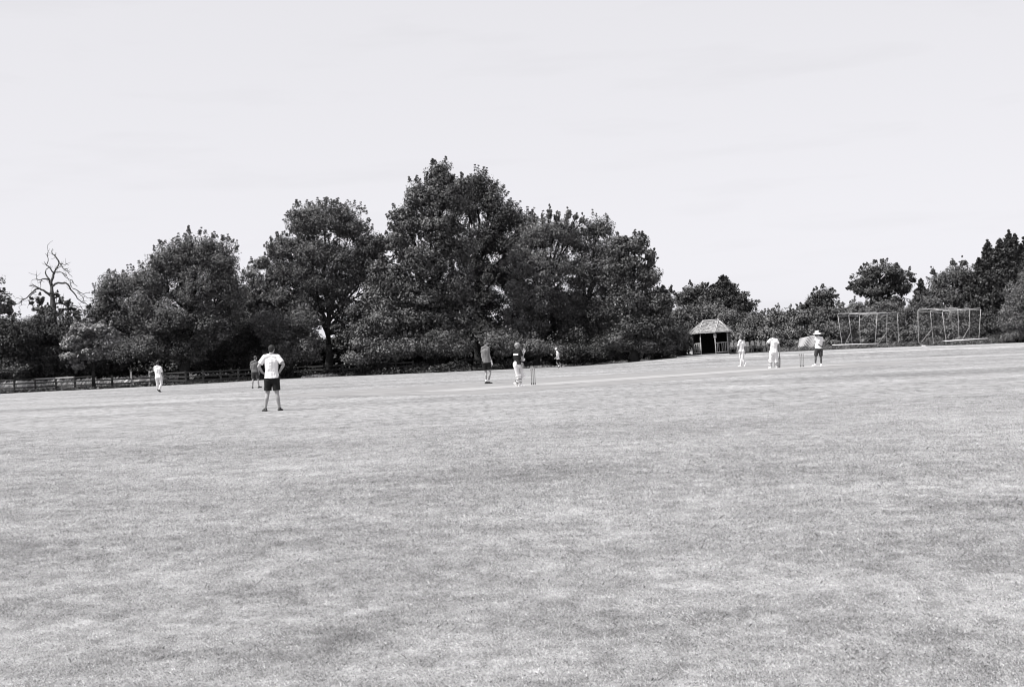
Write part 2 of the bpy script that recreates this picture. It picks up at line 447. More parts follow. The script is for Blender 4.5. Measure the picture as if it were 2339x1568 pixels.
def tone(x, y):
    """relative turf reflectance"""
    v = 1.03+0.44*lush(x, y)*(1+2.6*fbm(x*0.5, y, 1.6, 3, 33))
    v += 0.30*fbm(x*0.5, y, 0.6, 5, 3)+0.30*fbm(x*0.5, y, 2.6, 3, 9)+0.42*fbm(x, y, 9.0, 2, 15)
    far = sstep(25, 45, y)
    v += far*(0.07*np.sin(y*0.62+0.05*x+0.4*np.sin(x*.21))+0.75*fbm(x*0.22, y, 0.3, 4, 21))
    return np.clip(v, TONE_LO, TONE_HI)

def polar_ground():
    rr = np.concatenate([[0.0], np.geomspace(0.6, 3.5, 10), np.geomspace(3.8, 45, 260), np.geomspace(45.5, 150, 130), np.geomspace(156, 5000, 30)])
    an = np.concatenate([np.linspace(-26, 26, 280), np.linspace(30, 330, 60)])*math.pi/180
    A, Rr = np.meshgrid(an, rr); X = Rr*np.sin(A); Y = Rr*np.cos(A)
    Z = gz(X, Y)
    T = tone(X, Y)
    nr, na = X.shape; V = np.stack([X, Y, Z], -1).reshape(-1, 3)
    idx = np.arange(nr*na).reshape(nr, na); i0 = idx[:-1]; i1 = idx[1:]
    q = np.stack([i0, np.roll(i0, -1, 1), np.roll(i1, -1, 1), i1], -1).reshape(-1, 4)[:, ::-1]
    me = bpy.data.meshes.new('ground'); n = len(q)
    me.vertices.add(len(V)); me.vertices.foreach_set('co', V.astype(np.float32).ravel())
    me.loops.add(n*4); me.loops.foreach_set('vertex_index', q.astype(np.int32).ravel())
    me.polygons.add(n); me.polygons.foreach_set('loop_start', np.arange(0, n*4, 4, dtype=np.int32))
    me.polygons.foreach_set('loop_total', np.full(n, 4, dtype=np.int32))
    a = me.attributes.new('v', 'FLOAT', 'POINT'); a.data.foreach_set('value', T.ravel().astype(np.float32))
    me.update(calc_edges=True); me.validate()
    me.polygons.foreach_set('use_smooth', [True]*len(me.polygons))
    return me
def turf_material():
    m = bpy.data.materials.new('mown_turf'); m.use_nodes = True; t = m.node_tree; b = t.nodes['Principled BSDF']
    b.inputs['Roughness'].default_value = 0.9; b.inputs['Specular IOR Level'].default_value = 0.15
    tc = t.nodes.new('ShaderNodeTexCoord')
    def nz(scale, detail, stretch=None):
        n = t.nodes.new('ShaderNodeTexNoise'); n.inputs['Scale'].default_value = scale; n.inputs['Detail'].default_value = detail
        n.inputs['Roughness'].default_value = 0.65
        if stretch:
            mp = t.nodes.new('ShaderNodeMapping'); mp.inputs['Scale'].default_value = stretch
            t.links.new(tc.outputs['Object'], mp.inputs[0]); t.links.new(mp.outputs[0], n.inputs['Vector'])
        else: t.links.new(tc.outputs['Object'], n.inputs['Vector'])
        return n
    def rng(src, lo, hi, a=0.3, c=0.7):
        r = t.nodes.new('ShaderNodeMapRange'); r.inputs['From Min'].default_value = a; r.inputs['From Max'].default_value = c
        r.inputs['To Min'].default_value = lo; r.inputs['To Max'].default_value = hi; t.links.new(src, r.inputs[0]); return r.outputs[0]
    def mul(a, c):
        n = t.nodes.new('ShaderNodeMath'); n.operation = 'MULTIPLY'; t.links.new(a, n.inputs[0]); t.links.new(c, n.inputs[1]); return n.outputs[0]
    at_ = t.nodes.new('ShaderNodeAttribute'); at_.attribute_name = 'v'
    v = at_.outputs['Fac']
    for s, d, lo, hi in ((0.35, 5, 0.90, 1.10), (2.2, 6, 0.84, 1.15), (11, 5, 0.80, 1.20), (45, 4, 0.62, 1.38)):
        v = mul(v, rng(nz(s, d).outputs[0], lo, hi))
    # dark flecks far off: shade of hollows between clumps put into the colour
    v = mul(v, rng(nz(5.0, 5, (1.0, 0.35, 1.0)).outputs[0], 0.60, 1.12, 0.33, 0.52))
    vs = t.nodes.new('ShaderNodeVectorMath'); vs.operation = 'SCALE'; vs.inputs[0].default_value = (TURF*1.0, TURF*0.992, TURF*0.998)
    t.links.new(v, vs.inputs['Scale']); t.links.new(vs.outputs[0], b.inputs['Base Color'])
    n2 = nz(60, 5); bp = t.nodes.new('ShaderNodeBump'); bp.inputs['Strength'].default_value = 0.7; bp.inputs['Distance'].default_value = 0.02
    t.links.new(n2.outputs[0], bp.inputs['Height']); t.links.new(bp.outputs[0], b.inputs['Normal'])
    return m
TURF = 0.215
turf_m = turf_material()
ground = link_mesh('ground', polar_ground(), turf_m); tag(ground, kind='structure')

def sheet(name, left, right, m, dz=0.004, n=40, tonefn=None):
    """strip laid on the ground between two lists of world xy points"""
    L = np.array(left); Rr = np.array(right)
    vs = []; fs = []; K = 4
    ts = np.linspace(0, 1, n)
    for t in ts:
        s = t*(len(L)-1); i = min(int(s), len(L)-2); f = s-i
        a = L[i]*(1-f)+L[i+1]*f; b = Rr[i]*(1-f)+Rr[i+1]*f
        for k in range(K+1):
            p = a+(b-a)*k/K; vs.append((p[0], p[1], float(gz(p[0], p[1]))+dz))
    for i in range(n-1):
        for k in range(K):
            a = i*(K+1)+k; fs.append((a, a+1, a+K+2, a+K+1))
    me = bpy.data.meshes.new(name); me.from_pydata(vs, [], fs)
    a = me.attributes.new('v', 'FLOAT', 'POINT'); a.data.foreach_set('value', [1.0]*len(vs)); me.update()
    return link_mesh(name, me, m)
# the pitch: from one wicket to the other
c3 = crop(1500, 1060, 7.309); c5 = crop(2330, 1020, 7.088)
W1 = on_ground(*c3(1445, 1205)); W2 = on_ground(*c5(1578, 1045))
pd = Vector((W2.x-W1.x, W2.y-W1.y)); pdn = pd.normalized(); pn = Vector((-pdn.y, pdn.x))
print('PITCH', W1, W2, pd.length)
A_ = Vector((W1.x, W1.y))-pdn*5.5; B_ = Vector((W2.x, W2.y))+pdn*3.5
pitch_m = mat('cut_pitch', 0.285, 0.95, 0.10, 1.2, 0.1, 0.3, 30)
sq_m = mat('cut_square', 0.215, 0.95, 0.14, 0.8, 0.1, 0.3, 30)
q = sheet('pitch_square', [A_-pn*5.5-pdn*3, B_-pn*5.5+pdn*4], [A_+pn*9-pdn*3, B_+pn*9+pdn*4], sq_m, 0.004); tag(q, kind='structure')
q = sheet('pitch_strip', [A_-pn*1.5, B_-pn*1.5], [A_+pn*1.5, B_+pn*1.5], pitch_m, 0.009); tag(q, kind='structure')
# crease lines
cm = MB()
for Wp, sg in ((W1, 1), (W2, -1)):
    c = Vector((Wp.x, Wp.y))
    for off, half in ((0, 1.32), (1.22*sg, 1.5)):
        a = c+pdn*off-pn*half; b = c+pdn*off+pn*half; t = pdn*0.025
        cm.add([(p.x, p.y, float(gz(p.x, p.y))+0.014) for p in (a-t, b-t, b+t, a+t)], [(0, 1, 2, 3)])
q = cm.build('crease_lines', mat('faded_line_paint', 0.5, 0.9, 0.2, 6)); tag(q, kind='structure')
# boundary line
bl = [S(2030, 1153), S(2100, 1149), S(2200, 1142.5), S(2330, 1135.6), S(2480, 1130), S(2630, 1125), S(2800, 1118), S(3000, 1110.5), S(3180, 1104), S(3300, 1100)]
pts = [on_ground(*p) for p in bl]
LL = [Vector((p.x, p.y-0.35)) for p in pts]; RR = [Vector((p.x, p.y+0.35)) for p in pts]
q = sheet('boundary_line', LL, RR, mat('boundary_paint', 0.55, 0.9, 0.25, 4), 0.006, 90); tag(q, kind='structure')

# floor of the wood behind the edge of the field
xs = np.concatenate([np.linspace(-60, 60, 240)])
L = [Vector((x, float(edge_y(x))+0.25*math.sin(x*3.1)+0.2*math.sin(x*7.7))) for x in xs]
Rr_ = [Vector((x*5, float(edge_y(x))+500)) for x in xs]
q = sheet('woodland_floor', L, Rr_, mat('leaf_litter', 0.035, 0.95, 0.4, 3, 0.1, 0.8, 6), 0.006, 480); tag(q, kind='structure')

# ---------------------------------------------------------------- grass
grass_m = mat('grass_blades', 0.46, 0.75, 0.15, 3.0, 0.25, tint=(1.0, 0.992, 0.998), attr='v')
def translucent(m, f):
    t = m.node_tree; b = t.nodes['Principled BSDF']; o = t.nodes['Material Output']; tr = t.nodes.new('ShaderNodeBsdfTranslucent'); mx = t.nodes.new('ShaderNodeMixShader')
    mx.inputs[0].default_value = f; t.links.new(b.inputs['Base Color'].links[0].from_socket, tr.inputs[0])
    t.links.new(b.outputs[0], mx.inputs[1]); t.links.new(tr.outputs[0], mx.inputs[2]); t.links.new(mx.outputs[0], o.inputs[0])
translucent(grass_m, 0.4)
def grass_blades(n, y0, y1, hfun, name, wmul=1.0):
    # density falls off with distance
    u = RNG.random(n); Y = y0*(y1/y0)**u
    half = Y*(CX/F)*1.10+0.4
    X = RNG.uniform(-1, 1, n)*half
    # gather into tufts
    tx = worm(X, Y, 19.0, 0.7); ty = worm(X, Y, 31.0, 2.7)
    keep = RNG.random(n) < (1-sstep(14, 35, Y))*(0.55+0.45*np.clip(tx*0.6+ty*0.6+0.4, 0, 1))
    X, Y = X[keep], Y[keep]; n = len(X); T = tone(X, Y)
    sc = np.maximum(1.0, (Y/7.0)**0.75)           # fewer, broader tufts where the turf is far away
    h = hfun(n)*(1+0.9*np.clip(1-T, -0.3, 0.8))*np.minimum(sc, 1.5)
    w = RNG.uniform(0.0010, 0.0022, n)*sc*wmul*1.15
    az = RNG.uniform(0, 2*math.pi, n); lean = RNG.uniform(0.3, 1.6, n)*h
    Z = gz(X, Y)-0.003
    B = np.stack([X, Y, Z], 1)
    side = np.stack([np.cos(az), np.sin(az), np.zeros(n)], 1)
    la = az+RNG.uniform(0.6, 2.5, n); ld = np.stack([np.cos(la), np.sin(la), np.zeros(n)], 1)
    upv = np.array([0, 0, 1.0])
    a = B-side*w[:, None]; b = B+side*w[:, None]
    mid = B+ld*(lean*0.35)[:, None]+upv*(h*0.65)[:, None]
    tip = B+ld*lean[:, None]+upv*h[:, None]
    c = mid+side*(w*0.7)[:, None]; 
    V = np.stack([a, b, c, tip], 1)
    val = np.clip(T, 0.4, 1.7)*RNG.choice([0.35, 0.8, 1.0, 1.15, 1.45], n, p=[.15, .22, .33, .24, .06])*RNG.uniform(0.85, 1.15, n)
    o = link_mesh(name, quads_mesh(name, V, val), grass_m); return tag(o, 'short mown grass of the cricket field', 'grass', kind='stuff')
grass_blades(2600000, 4.0, 36.0, lambda n: RNG.uniform(0.004, 0.013, n)*(1+1.1*(RNG.random(n) < 0.004)), 'short_grass')
def tall_grass(name, label, segs, n, h, m, depth=(0.0, 1.2), w=0.012, xspread=0.6):
    """long grass along a line of picture points (px, Y)"""
    XY = []
    P = [ground_under(px, Y) for px, Y in segs]; X0 = np.array([p.x for p in P]); Y0 = np.array([p.y for p in P])
    X = RNG.uniform(X0[0], X0[-1], n); Y = np.interp(X, X0, Y0)+RNG.uniform(depth[0], depth[1], n)
    hh = RNG.uniform(h[0], h[1], n)*(0.7+0.3*worm(X, Y, 2.3, 1.0)); az = RNG.normal(0, 0.5, n)
    Z = gz(X, Y)-0.02; B = np.stack([X, Y, Z], 1); side = np.stack([np.cos(az), np.sin(az), 0*az], 1)
    ln = np.stack([RNG.normal(0.35, 0.4, n), RNG.normal(0, 0.25, n), 0*az], 1)*hh[:, None]
    up_ = np.array([0, 0, 1.0])
    a = B-side*w; b = B+side*w; c = B+ln*0.4+up_*hh[:, None]*0.7+side*w*0.9; tip = B+ln+up_*hh[:, None]
    o = link_mesh(name, quads_mesh(name, np.stack([a, b, c, tip], 1), RNG.uniform(0.6, 1.3, n)), m)
    return tag(o, label, 'grass', kind='stuff')
pale_grass = mat('dry_long_grass', 0.40, 0.8, 0.3, 1.2, 0.2, attr='v')
shade_grass = mat('shaded_long_grass', 0.03, 0.85, 0.3, 1.0, 0.2, attr='v')  # dark tone puts the shade under the round tree into the grass
def undergrowth(name, label, px0, px1, n, hgt, m, d0=0.0, d1=2.5, ls=(0.10, 0.24)):
    a = on_ground(px0, np.interp(px0, [p[0] for p in EDGE_PX], [p[1] for p in EDGE_PX])); b = on_ground(px1, np.interp(px1, [p[0] for p in EDGE_PX], [p[1] for p in EDGE_PX]))
    X = RNG.uniform(a.x, b.x, n); dd = RNG.uniform(d0, d1, n); Y = edge_y(X)+dd
    hh = hgt*(0.55+0.45*worm(X, Y, 1.9, px0*0.01))*np.clip(0.35+(dd-d0)*0.8, 0, 1.2)
    Z = gz(X, Y)+RNG.random(n)*np.maximum(hh, 0.06)
    C = np.stack([X, Y, Z], 1)
    V, v = clump_leaves(C, RNG.uniform(0.1, 0.24, n), 7, ls, up=0.7, flat=0.7)
    o = link_mesh(name, quads_mesh(name, V, v), m); return tag(o, label, 'undergrowth', kind='stuff')
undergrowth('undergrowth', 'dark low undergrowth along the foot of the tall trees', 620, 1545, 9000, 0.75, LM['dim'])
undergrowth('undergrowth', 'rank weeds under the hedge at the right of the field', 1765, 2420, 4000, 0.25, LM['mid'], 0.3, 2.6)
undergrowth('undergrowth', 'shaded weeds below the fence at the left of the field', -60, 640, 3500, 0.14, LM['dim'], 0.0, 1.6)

# ---------------------------------------------------------------- trees
# left
tree('broadleaf_tree', 'sparse leafy tree cut by the left edge of the picture beside the dead tree', -75, 112,
     [(-22, 640, 26, 26), (-12, 690, 34, 32), (12, 712, 24, 14), (-40, 600, 26, 26), (-50, 680, 40, 50), (25, 690, 12, 10)], 'mid', 0.25, dens=0.55, inner=0.2, spray=0.4, lsize=(0.2, 0.36))
bush('bush', 'dark round bush at the far left behind the rail fence', 117, [(20, 790, 62, 60), (45, 760, 55, 42), (0, 760, 40, 36), (30, 840, 70, 36)], 'dark', group='dark bushes behind the rail fence', dens=1.3)
bush('bush', 'dark bush below the dead tree behind the pale top rail', 119, [(120, 760, 52, 46), (95, 745, 36, 32), (110, 820, 70, 50), (160, 770, 40, 46)], 'dark', group='dark bushes behind the rail fence', dens=1.3)
bush('bush', 'dark bush between the dead tree and the small pale maple', 121, [(185, 775, 44, 55), (215, 740, 30, 40), (210, 830, 60, 45)], 'dim', group='dark bushes behind the rail fence', dens=1.3)
tree('maple_tree', 'small pale-leaved maple standing at the rail fence', 215, 104,
     [(208, 752, 46, 22), (185, 778, 44, 24), (238, 778, 36, 26), (168, 812, 30, 20), (212, 806, 44, 20), (250, 760, 22, 22), (178, 836, 24, 11), (150, 790, 14, 14)],
     'pale', 0.13, fork=0.3, dens=1.0, lsize=(0.18, 0.36), rc=(0.35, 0.7), up=0.9)
tree('broadleaf_tree', 'lower shouldered broadleaf tree joined to the left of the big round tree', 262, 122,
     [(252, 655, 36, 36), (300, 648, 44, 34), (236, 700, 32, 40), (285, 715, 50, 48), (330, 760, 45, 50), (290, 785, 45, 42), (255, 820, 40, 35)], 'mid', 0.28, dens=1.15)
tree('broadleaf_tree', 'big round-headed broadleaf tree behind the player in long whites', 418, 115,
     [(450, 572, 52, 44), (398, 596, 54, 48), (500, 592, 46, 50), (352, 636, 44, 46), (448, 650, 76, 60), (524, 655, 36, 48), (388, 720, 72, 58), (480, 738, 62, 55),
      (330, 700, 36, 50), (538, 690, 24, 40), (350, 790, 60, 36), (420, 800, 50, 34), (290, 800, 40, 30)], 'mid', 0.42, fork=0.25, dens=1.2, K=46)
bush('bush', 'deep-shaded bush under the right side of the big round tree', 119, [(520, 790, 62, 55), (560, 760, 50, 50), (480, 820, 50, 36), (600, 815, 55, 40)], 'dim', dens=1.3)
tree('broadleaf_tree', 'thin airy tree in the notch between the round tree and the tall ash', 578, 128,
     [(580, 628, 22, 32), (600, 670, 34, 38), (570, 690, 34, 36), (590, 730, 44, 38), (618, 640, 20, 26), (636, 690, 34, 38), (555, 690, 26, 34), (640, 640, 20, 22)], 'light', 0.2, dens=0.9, inner=0.2, spray=0.4)
bush('bush', 'mid-grey bushy thicket left of the ash trunk', 117.5, [(640, 765, 50, 42), (690, 735, 44, 34), (610, 740, 40, 34), (660, 800, 55, 34), (705, 790, 36, 40)], 'mid', dens=1.2)
tree('ash_tree', 'tall ash with forked dark trunk and bright sky gaps low in its crown', 752, 123,
     [(742, 500, 58, 42), (692, 512, 36, 44), (800, 512, 42, 44), (648, 566, 40, 30), (842, 562, 38, 38), (716, 575, 58, 42), (785, 590, 56, 42), (676, 622, 46, 36), (622, 572, 22, 20), (868, 556, 22, 26), (860, 650, 34, 38, 0, .9), (690, 706, 44, 28), (650, 680, 34, 30), (808, 720, 46, 32), (830, 740, 34, 30), (600, 600, 20, 22), (850, 700, 34, 28, 0, .9), (745, 690, 30, 22, 0, .8), (712, 650, 36, 30), (780, 660, 36, 30), (800, 760, 36, 22, 0, .9), (640, 610, 30, 30), (725, 740, 26, 14, 0, .6), (770, 745, 26, 16, 0, .5),
      (745, 645, 44, 34), (815, 630, 38, 30), (868, 590, 20, 26), (690, 676, 34, 22), (790, 690, 22, 16)], 'mid', 0.34, fork=0.2, dens=1.2, inner=0.25, spray=0.3, up=0.45)
bush('bush', 'leafy bush overhanging the grass between the ash and the tallest tree', 117, [(835, 770, 34, 40), (870, 740, 44, 34), (880, 790, 50, 34), (930, 790, 44, 28), (820, 815, 40, 22)], 'light', dens=1.05, lsize=(0.18, 0.34))
tree('broadleaf_tree', 'tallest broadleaf tree with a pointed top in the middle of the row', 985, 119,
     [(1004, 400, 32, 32), (1006, 440, 48, 44), (955, 448, 30, 40), (1040, 450, 34, 42), (1052, 425, 28, 26), (930, 500, 42, 38), (1000, 510, 62, 52), (912, 555, 34, 40), (975, 590, 66, 50),
      (1050, 560, 44, 50), (902, 640, 40, 45), (868, 618, 26, 34), (862, 680, 38, 34), (965, 670, 60, 45), (1045, 650, 40, 45), (885, 700, 46, 34), (945, 730, 60, 36), (1010, 740, 46, 40), (1060, 720, 30, 40)],
     'mid', 0.45, fork=0.25, dens=1.1, lsize=(0.18, 0.34))
tree('broadleaf_tree', 'darker twin-topped tree rising just behind the tallest one', 1092, 127,
     [(1090, 425, 36, 36), (1122, 455, 34, 40), (1070, 470, 40, 42), (1150, 496, 42, 40), (1196, 515, 36, 34), (1105, 545, 54, 45), (1170, 565, 48, 36), (1215, 545, 26, 30), (1085, 610, 36, 36), (1130, 625, 44, 38, 0, .9), (1175, 640, 40, 44, 0, .9), (1100, 680, 40, 44, 0, .9), (1140, 700, 40, 36, 0, .65), (1060, 640, 34, 40), (1100, 750, 44, 34, 0, .9), (1165, 750, 36, 34, 0, .7)],
     'dark', 0.38, fork=0.3, dens=1.35)
bush('bush', 'low leafy bush behind the player with the wicketkeeping gloves', 117.5, [(985, 790, 50, 30), (1040, 795, 44, 26), (1010, 770, 50, 26)], 'mid', dens=1.1)
tree('broadleaf_tree', 'bushy tree with wispy upright shoots on its crown', 1225, 122,
     [(1232, 535, 46, 38), (1282, 530, 40, 36), (1192, 600, 36, 44), (1250, 605, 58, 50), (1225, 680, 52, 46), (1180, 660, 26, 34), (1205, 745, 50, 36),
      (1255, 490, 3, 20), (1299, 488, 3, 20), (1240, 502, 3, 12), (1330, 502, 3, 14), (1315, 498, 3, 14), (1222, 500, 3, 14), (1272, 498, 3, 14), (1150, 600, 16, 14), (1160, 720, 14, 26)],
     'light', 0.3, fork=0.25, dens=1.25, up=0.5)
tree('broadleaf_tree', 'round-topped tree right of the wispy one in the tall row', 1335, 123,
     [(1366, 522, 34, 32), (1322, 548, 40, 38), (1382, 572, 44, 40), (1332, 620, 58, 50), (1392, 645, 48, 50), (1305, 690, 50, 46), (1370, 718, 52, 46), (1320, 760, 50, 34)],
     'mid', 0.34, dens=1.1)
tree('broadleaf_tree', 'last tree of the tall row sloping down toward the thatched-looking hut', 1450, 118,
     [(1450, 562, 34, 28), (1428, 606, 42, 36), (1480, 632, 32, 34), (1503, 685, 30, 40), (1442, 680, 52, 50), (1462, 740, 56, 46), (1512, 742, 24, 44), (1420, 775, 44, 28), (1475, 790, 44, 22), (1485, 590, 16, 28), (1518, 690, 22, 36), (1525, 790, 18, 24), (1412, 565, 26, 30), (1400, 620, 30, 40)],
     'mid', 0.36, dens=1.15, lsize=(0.18, 0.33))
bush('bush', 'spreading bush above the helmeted batter in the shade of the trees', 117, [(1140, 775, 44, 28), (1180, 790, 50, 22), (1230, 790, 44, 24), (1270, 798, 34, 16), (1150, 805, 34, 14)], 'light', dens=1.1, up=0.8)
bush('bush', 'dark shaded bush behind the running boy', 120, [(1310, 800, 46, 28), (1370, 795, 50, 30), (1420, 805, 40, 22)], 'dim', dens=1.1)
bush('bush', 'small bush at the end of the tall row beside the sacking heap', 121, [(1495, 800, 40, 18), (1530, 790, 34, 26), (1550, 770, 24, 30)], 'mid', dens=1.0)
# dark mass of the wood behind the row
def understorey():
    Vs, vs = [], []
    tops = [(-60, 740), (0, 745), (230, 740), (420, 730), (560, 660), (640, 700), (700, 760), (740, 785), (780, 770), (860, 700), (900, 660), (1080, 650), (1110, 745), (1160, 735), (1210, 640), (1380, 690), (1500, 720), (1560, 745)]
    tx = [t[0] for t in tops]; ty = [t[1] for t in tops]
    n = 7000; px = RNG.uniform(-60, 1560, n); Yd = RNG.uniform(127, 138, n)
    C = np.array([at(a, np.interp(a, tx, ty)+RNG.uniform(0, 1)*(862-a*0.03-np.interp(a, tx, ty)), y) for a, y in zip(px, Yd)])
    V, v = clump_leaves(C, RNG.uniform(0.5, 1.1, n), 34, (0.24, 0.42))
    o = link_mesh('woodland_understorey', quads_mesh('woodland_understorey', V, v), LM['dark'])
    tag(o, 'dark mass of shrubs filling the wood behind the tall trees', 'undergrowth', kind='stuff')
understorey()
# right
tree('broadleaf_tree', 'low spreading dark tree behind the hut roof, left of the cypress', 1590, 150,
     [(1590, 668, 34, 22), (1618, 676, 30, 22), (1562, 682, 24, 20), (1600, 700, 40, 24)], 'dark', 0.3, dens=1.0, lsize=(0.2, 0.36))
conifer('cypress_tree', 'single pointed cypress rising behind the hedge near the hut', 146, [(1652, 626, 735, 66), (1638, 645, 735, 60), (1662, 650, 735, 50)], 'dark')
tree('broadleaf_tree', 'small round tree rising behind the hedge above the tarpaulin', 1880, 142,
     [(1882, 680, 32, 24), (1858, 690, 26, 18), (1880, 705, 36, 22), (1838, 702, 20, 12)], 'dark', 0.22, dens=0.9, spray=0.3, lsize=(0.2, 0.34))
tree('oak_tree', 'open-crowned oak showing sky through its branches behind the nets', 2012, 140,
     [(2010, 622, 46, 25), (1972, 640, 30, 22), (2052, 632, 32, 22), (1995, 660, 48, 22), (2046, 660, 34, 22), (1948, 655, 14, 13), (2085, 640, 14, 8), (2020, 690, 50, 20)], 'dark', 0.3, fork=0.5, dens=0.62, inner=0.2, spray=0.4, lsize=(0.2, 0.36))
conifer('cypress_tree', 'short cypress between the open oak and the shrubby tree', 134, [(2102, 634, 740, 34)], 'dark')
tree('broadleaf_tree', 'shrubby tree with feathery tips left of the tall cypresses', 2180, 130,
     [(2185, 625, 34, 26), (2150, 645, 30, 26), (2212, 640, 30, 34), (2165, 685, 50, 34), (2215, 690, 40, 36), (2200, 600, 8, 14), (2175, 600, 7, 12), (2130, 620, 8, 14), (2142, 665, 24, 24), (2235, 660, 30, 40), (2120, 690, 30, 24)], 'mid', 0.22, dens=1.0, spray=0.35)
conifer('cypress_tree', 'tall dark cypress with several jagged tips at the right edge', 128,
        [(2256, 548, 750, 66), (2303, 526, 770, 86), (2338, 540, 770, 80), (2282, 542, 750, 66), (2235, 588, 750, 46), (2318, 534, 760, 60)], 'dark')
bush('bush', 'fine-leaved paler bush at the right edge in front of the cypress', 113,
     [(2335, 690, 40, 50), (2350, 745, 50, 42), (2310, 725, 26, 40), (2345, 640, 20, 26), (2315, 765, 32, 20)], 'grey', dens=1.3, lsize=(0.10, 0.2), K=60)
HB = [(1560, 694, 136, 'hedge', 'hedge shrub directly left of the hut roof'),
      (1612, 690, 136, 'hedge_light', 'pale hedge shrub behind the hut roof ridge'),
      (1672, 700, 135, 'hedge_light', 'hedge shrub over the right corner of the hut roof'),
      (1730, 704, 133, 'hedge', 'hedge shrub above the stacked chairs'),
      (1788, 698, 132, 'hedge_light', 'hedge shrub above the batter holding the bat by his leg'),
      (1842, 700, 131, 'hedge', 'hedge shrub behind the tarpaulin'),
      (1900, 690, 130, 'hedge', 'hedge shrub behind the left post of the left net cage'),
      (1958, 684, 130, 'hedge_light', 'hedge shrub behind the middle of the left net cage'),
      (2016, 680, 129, 'hedge_light', 'hedge shrub behind the right side of the left net cage'),
      (2072, 690, 128, 'hedge', 'hedge shrub in the gap between the two net cages'),
      (2130, 690, 126, 'hedge', 'hedge shrub behind the left half of the right net cage'),
      (2190, 700, 125, 'hedge_light', 'hedge shrub behind the right half of the right net cage'),
      (2250, 705, 124, 'dark', 'dark hedge shrub right of both net cages')]
for (x, yt, Y, lf, lab) in HB:
    j = lambda a: random.uniform(-a, a)
    b_ = 800-(x-1560)*0.018
    bush('hedge_shrub', lab, Y, [(x+j(6), yt+24, 34, 22), (x+24+j(6), yt+34+j(5), 28, 22), (x-22+j(6), yt+36+j(5), 28, 22), (x+j(8), yt+58, 42, 26),
         (x+22+j(6), b_-36, 34, 24, -1.5), (x-20+j(6), b_-32, 34, 24, -1.2), (x+j(10), b_-14, 42, 16, -1.6)],
         lf, cat='shrub', group='shrubs of the long hedge', dens=1.0, spray=0.3, lsize=(0.15, 0.3), K=40)
bush('bush', 'low bush at the left corner of the hut', 128, [(1548, 772, 24, 24), (1540, 790, 22, 16), (1566, 794, 9, 10)], 'mid', dens=1.1)
bush('bush', 'low weedy bush between the stacked chairs and the tarpaulin', 123, [(1795, 785, 22, 14), (1775, 780, 18, 16), (1812, 790, 12, 9)], 'mid', dens=1.0)

